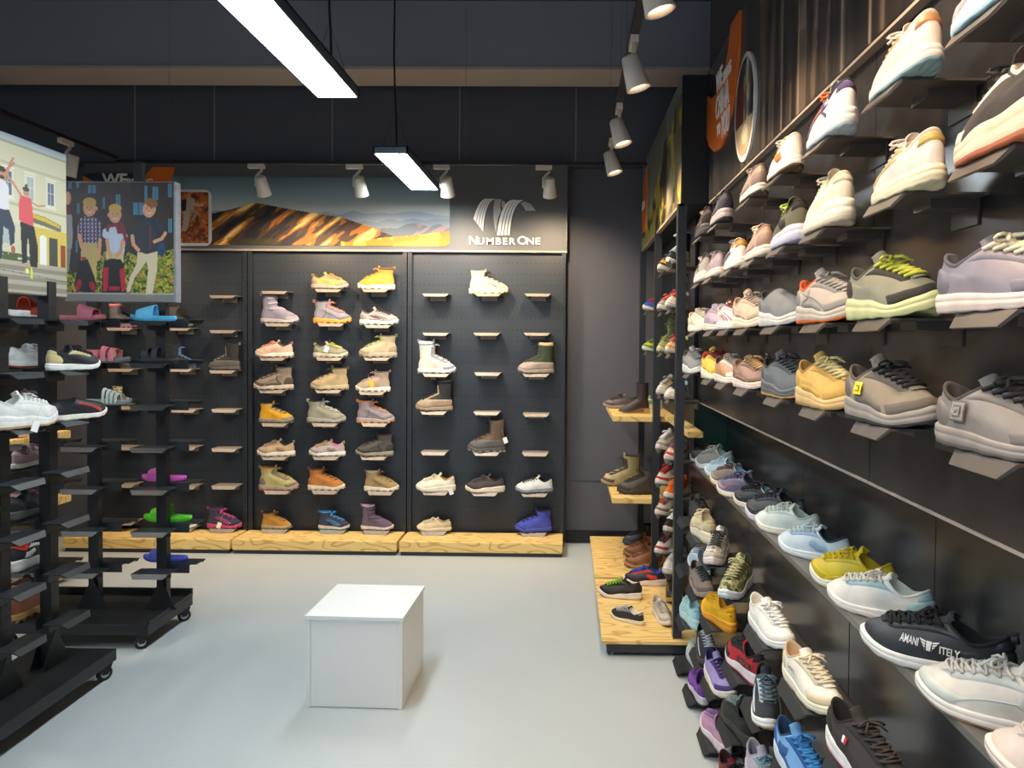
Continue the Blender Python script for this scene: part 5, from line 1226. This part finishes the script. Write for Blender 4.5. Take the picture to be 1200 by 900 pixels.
# ---- open frame rack: shoes hung between its posts, and on its boards
def gshoe(u, v, y, x, stl, c, ex, hdg, ds, L=.25, z=None):
    p = at_y(u, v, y); X_ = x if x is not None else p[0]; n_, ct = nm_cat(stl)
    return make_shoe(n_, ds, ct, 'shoes on the open frame rack', stl, c, (X_, y, z if z is not None else p[2]), D(hdg), L, side=1, extra=ex)
GS = [
 (2.00, 4.02, 'boot', ('1e1e20', 'ece8e4', 'e8e0d4', 'c8c0b4', 'a0c0c8', '8cb0b8'), ('wing',), 'black and white high boot, top row of the open frame'),
 (2.00, 4.38, 'run', ('e0a830', '3c3840', 'e8dcd0', 'd0c4b8', '5c5060', '4c3c4c'), ('mud',), 'yellow and black running shoe, top row of the open frame'),
 (1.77, 4.02, 'run', ('d8ccc4', '8c8480', 'e8e0d8', 'c8bcb4', 'c83c34', '8c8480'), ('cross', 'heel'), 'cream shoe with red loop, second row of the open frame'),
 (1.77, 4.38, 'run', ('9c9490', 'c8beb8', 'dcd4cc', 'a8a098', 'c85040', '5c5654'), ('stripes',), 'grey shoe with red tab, second row of the open frame'),
 (1.53, 4.02, 'run', ('b8b49c', 'e0944c', 'e4d8c4', 'c8bca8', 'c84c3c', 'a8b070'), ('cross', 'toecap'), 'khaki and orange shoe, third row of the open frame'),
 (1.53, 4.38, 'boot', ('94a060', '8c8c78', 'e0d8b8', 'c8c0a0', '7c8450', 'a8b478'), (), 'pale green boot, third row of the open frame'),
 (1.285, 4.02, 'run', ('e4e0d4', '3c4450', 'e4dcd0', 'c8c0b4', '2c3038', '94b0c8'), ('cross', 'heel'), 'white and navy shoe with blue collar, fourth row of the open frame'),
 (1.285, 4.38, 'run', ('ccc8c0', 'e0c070', 'e0d8cc', 'c8c0b4', 'b0a898', '8c98a0'), ('stripes',), 'white and yellow shoe, fourth row of the open frame'),
 (.965, 4.00, 'run', ('d8c8a8', 'c83850', 'e4dccc', 'c8c0b0', '7c4c54', '3c2c34'), ('heel', 'mud'), 'cream shoe with red collar below the upper board'),
 (.965, 4.38, 'run', ('c4bcb0', '9c948c', 'e0d8cc', 'b8b0a4', 'e0dcd4', '5c5850'), ('mud',), 'light grey shoe below the upper board'),
 (.765, 4.00, 'run', ('d8641c', 'e87428', 'e8dcc8', 'd8ccb8', 'e87428', '9c4010'), ('heel',), 'vivid orange running shoe in the open frame'),
 (.765, 4.38, 'run', ('d8d4cc', 'c03c34', 'e4e0d8', 'c8c4bc', 'b83430', '34302e'), ('mud', 'heel'), 'white and red running shoe in the open frame'),
 (.585, 4.00, 'run', ('24221f', '34302c', 'd8c8b8', 'a89c90', 'e8e4dc', '1c1a1a'), ('wing',), 'black shoe with beige sole in the open frame'),
 (.585, 4.38, 'run', ('dcd0c0', '8c7464', 'e4dccc', 'c8c0b0', 'c84c40', '5c4c44'), ('mud',), 'beige and brown shoe in the open frame'),
 (.36, 4.00, 'chunk', ('d8d4cc', '74787c', 'e4e0d4', 'd0ccc0', 'c8c8c4', '4c5054'), ('wing', 'heel'), 'white and silver chunky sneaker in the open frame'),
 (.36, 4.38, 'run', ('e0dcd4', 'a8403c', 'e4e0d8', 'c8c4bc', '34302e', 'c0544c'), ('toecap', 'heel'), 'white shoe with red lining, lowest hung in the open frame'),
]
for z, y, stl, c, ex, ds in GS:
    X_ = .625
    make_shoe(nm_cat(stl)[0], ds, nm_cat(stl)[1], 'shoes hung in the open frame rack', stl, c, (.592, y, z), D(-125), .25, side=1, extra=ex)
    shelf(gd, M_SHELF, .70, y, z - .0005, PI, .15, .15)
FAR = [
 (1.80, 4.98, 'run', ('2c5cb8', 'c83438', 'e0dccc', 'c8c4b8', 'c83438', '24242c'), ('heel', 'wing'), 'red and blue running shoe in the far bay of the open frame'),
 (1.53, 4.98, 'run', ('e0b830', '3c9448', 'dce0cc', 'b8c4a8', '3c9448', '2c3c2c'), ('mud',), 'yellow and green shoe in the far bay of the open frame'),
]
for z, y, stl, c, ex, ds in FAR:
    make_shoe('running_shoe', ds, 'shoe', 'shoes hung in the open frame rack', stl, c, (.595, y, z), D(-150), .23, side=1, extra=ex)
    shelf(gd, M_SHELF, .70, y, z - .0005, PI, .17, .15)
bd = [
 (728, 468, 5.35, 'low', ('5c5458', '4c4448', '9c8c7c', '6c5c50', '3c3638', '2c2828'), ('toecap',), 185, 1.1155, 'grey leather shoe at the back of the upper board', .26),
 (743, 480, 4.98, 'ankle', ('3a2c2a', '2c2220', '7c5c34', 'b08c50', '2c2220', '1e1816'), ('nolace',), 182, 1.1155, 'dark brown ankle boot with block heel on the upper board', .21),
 (757, 470, 5.30, 'low', ('7c9c6c', 'd8dcd0', 'e0e4dc', 'c8ccc4', 'd8dcd0', '5c7850'), ('mud',), 185, 1.1155, 'green patterned shoe behind the ankle boot', .24),
 (728, 556, 5.20, 'boot', ('b4a474', '5c4838', '9c8c64', '5c5440', '4c4034', '4c4034'), ('toecap',), 184, .5855, 'khaki lace-up boot on the middle board', .28),
 (748, 572, 4.92, 'mid', ('4c4038', '3c322c', '3c342e', '2c2622', '2c2622', '34302c'), ('toecap',), 180, .5855, 'dark brown leather boot at the front of the middle board', .28),
 (750, 636, 5.50, 'mid', ('24282e', '1c2026', '3c4450', '24282c', '1c2026', '14161a'), (), 185, .0855, 'black boot at the back of the platform', .26),
 (752, 655, 5.20, 'mid', ('8c5430', '7c4828', 'a07850', '6c4830', '6c4028', '4c2c1c'), ('toecap',), 184, .0855, 'tan brown boot on the platform, the farther of two', .26),
 (754, 680, 4.95, 'mid', ('94603c', '845030', 'b08c60', '7c5838', '74482c', '4c2c1c'), ('toecap',), 184, .0855, 'tan brown boot on the platform, the nearer of two', .26),
 (756, 692, 4.60, 'run', ('24201f', 'd83c34', 'ecdcd4', 'd0c0b8', '3c54c8', '3450c0'), ('wing', 'heel'), 170, .0855, 'black shoe with red and blue panels on the platform', .27),
 (727, 704, 4.36, 'run', ('2e2a24', '242220', 'ece4dc', 'd8ccc4', '9cd040', '3c3a38'), ('mud',), 163, .0855, 'black running shoe with green laces on the platform', .26),
 (735, 740, 3.99, 'low', ('2c2c2c', '8c8c88', 'e4dcc0', 'd8d0b4', 'c8c8c4', 'ece4d8'), ('heel',), 140, .0855, 'black low sneaker with thick cream sole on the platform', .215),
 (775, 735, 4.02, 'low', ('d4c8b8', 'b8aca0', 'e8e0d0', 'd0c8b8', 'c8bcac', 'b8aca0'), ('toecap', 'stripe1'), -80, .0855, 'off white sneaker, laces to the viewer, by the frame post', .27),
 (786, 703, 4.36, 'run', ('3c3226', 'b88c34', 'c89c40', '5c4820', '2c241c', '1e1a16'), ('wing',), -95, .0855, 'black and gold shoe behind the off white sneaker', .25),
]
for u, v, y, stl, c, ex, hdg, z, ds, L in bd:
    x = at_y(u, v, y)[0]
    make_shoe(nm_cat(stl)[0], ds, nm_cat(stl)[1], 'shoes on the boards of the open frame rack', stl, c, (x, y, z), D(hdg), L, side=1, extra=ex, kinds=('leather', 'suede'))

# ---- near rack (left), aisle side and back side
NR = 'the near left rack'
def rk(name, stl, c, ex, x, y, k, hdg, L, ds, hang=None, kinds=('leather', 'suede')):
    make_shoe(nm_cat(stl)[0], ds, nm_cat(stl)[1], 'footwear on the near left rack', stl, c, (x, y, level(k) + .0005), D(hdg), L, side=1, extra=ex, hang=hang, kinds=kinds)
rk('', 'low', ('24262a', 'c8b888', 'e8e8e4', 'dcdcd8', '1c1e22', '1c1e22'), ('heel', 'counter'), -2.205, 3.285, 5 - .054, 80, .28, 'black leather sneaker with gold glitter heel on ' + NR)
rk('', 'slip', ('20242a', '2c3036', 'ece8dc', 'dcd8c8', 'd03c34', '14161a'), ('nolace', 'band'), -2.205, 3.32, 4 - .054, 80, .30, 'black slip-on shoe with red band on ' + NR)
rk('', 'chunk', ('e8e8e4', 'e0dfd8', 'ecebe6', 'c8a878', 'e8e8e4', 'd0d0cc'), ('toecap',), -2.205, 2.98, 4 - .054, 80, .30, 'white chunky running shoe with price card on ' + NR, ('f4f4f2', (-.02, -.08, .03)))
rk('', 'low', ('dcdedc', 'd0d2d0', 'e8e8e4', 'b03c40', 'dcdedc', 'b8bab8'), ('stripe1',), -2.39, 3.27, 5, 92, .26, 'white canvas sneaker on ' + NR + ' behind the front post')
rk('', 'run', ('9c7c88', '84646c', 'b8a0a4', '8c7478', '9c7c88', '6c545c'), (), -2.40, 3.27, 4, 100, .26, 'dusty pink running shoe behind the white one on ' + NR)
rk('', 'low', ('a88c90', 'c8b0b0', 'dcd8d0', '5c5450', 'a88c90', '5c4c4c'), ('heel',), -2.40, 3.27, 3, 100, .25, 'dusty rose shoe standing behind the strapped sandal on ' + NR)
rk('', 'run', ('34363c', '24262a', '5c5c5c', '2c2c2c', '5c2c34', '1c1c1e'), ('mud',), -2.40, 3.27, 2, 95, .27, 'dark mesh shoe with white card on ' + NR, ('f0f0ec', (.06, -.07, .05)), ('mesh', 'suede'))
rk('', 'chunk', ('24262a', 'e0dcd8', 'ecebe6', 'dcdcd8', '24262a', 'd84830'), ('wing',), -2.40, 3.27, 1, 95, .27, 'black and white sneaker with red collar on ' + NR, ('e8e8e4', (.0, -.07, .05)))
rk('', 'mid', ('8c5438', '7c4830', 'b89058', '9c7844', '4c3424', 'c8b0a0'), ('toecap',), -2.40, 3.27, 0, 95, .28, 'chestnut leather boot with gum sole on ' + NR)
make_slide('slide_sandal', 'white slide sandal with orange strap on ' + NR, 'footwear on the near left rack', 'd8401c', 'e0e4e4', (-2.39, 3.25, level(6) + .0005), D(92), .25)
make_slide('slide_sandal', 'grey slide sandal beside the orange strapped one on ' + NR, 'footwear on the near left rack', '7c8488', '5c6468', (-2.385, 2.98, level(6) + .0005), D(92), .22)
make_slide('strappy_sandal', 'black sandal with taupe straps on ' + NR, 'footwear on the near left rack', '5c5448', '1e1e20', (-2.385, 2.99, level(3) + .0005), D(88), .25, strips=3, back=True, cat='sandal')
# ---- rack with the schoolchildren panel
FR = 'the farther rolling rack'
def sl(name, strap, sole, u, y, k, hdg, ds, L=.24, **kw):
    x = at_y(u, 400, y)[0]; zz = level(k) + (.0005 if y < 3.95 else .0155)
    make_slide(name, ds + ' on ' + FR, 'sandals on the farther rolling rack', strap, sole, (x, y, zz), D(hdg), L, **kw)
sl('slide_sandal', 'b86874', 'b86874', 97, 3.885, 6, 0, 'dusty pink slide sandal, top shelf')
sl('slide_sandal', '5cb0d8', '48a0cc', 180, 3.885, 6, 180, 'sky blue slide sandal, top shelf')
sl('strappy_sandal', 'd87880', '60646c', 126, 3.885, 5, 0, 'grey and coral strapped sandal', strips=2, back=True, cat='sandal')
sl('strappy_sandal', '1c2024', '16181c', 182, 3.885, 5, 180, 'black strapped sandal barely visible', strips=2, cat='sandal')
sl('slide_sandal', 'c4ccc8', '848c8c', 127, 3.885, 4, 0, 'grey slide sandal with pale stripes', strips=4)
sl('slide_sandal', 'd058b0', 'd058b0', 192, 4.03, 2, 180, 'magenta slide sandal')
sl('slide_sandal', '64d82c', '58c828', 196, 4.03, 1, 180, 'lime green slide sandal', L=.26)
sl('slide_sandal', '5058c0', '4850b8', 193, 4.03, 0, 180, 'blue slide sandal on the lowest shelf')
# ---- on the plywood boards by the left wall
for k, (x, y, z, stl, c, ds) in enumerate((
   (-3.42, 4.45, .98, 'run', ('d8a8b0', 'e8d0a0', 'e8dcd0', 'd0b0a0', 'e8dcd0', 'a87880'), 'pink and cream running shoe on the upper board by the left wall'),
   (-3.55, 4.20, .98, 'run', ('8c5ca0', 'e0a050', 'd8d0e0', 'b090c0', 'e0c040', '5c3c70'), 'violet and orange running shoe on the upper board by the left wall'),
   (-3.42, 4.50, .56, 'run', ('d8a8a0', 'e0d8d0', 'e8e0d8', 'd0c4b8', 'e8dcd0', 'a88880'), 'salmon running shoe on the middle board by the left wall'),
   (-3.42, 4.45, .10, 'hike', ('c8a898', 'a08878', 'dcd0c0', 'b0a090', 'c8bcb0', '6c5c54'), 'beige hiking shoe on the platform by the left wall'),
   (-3.45, 4.15, .10, 'run', ('8c8c90', 'c86c60', 'dcd8d4', 'a8a4a0', 'c86c60', '4c4c50'), 'grey and coral running shoe on the platform by the left wall'))):
    make_shoe(nm_cat(stl)[0], ds, 'shoe', 'shoes on the boards by the left wall', stl, c, (x, y, z + .0005), D(10 + 7 * k), .27, extra=('mud',))
# remaining things: lost property of the rail at the left end of the sign
bpy.context.view_layer.update()
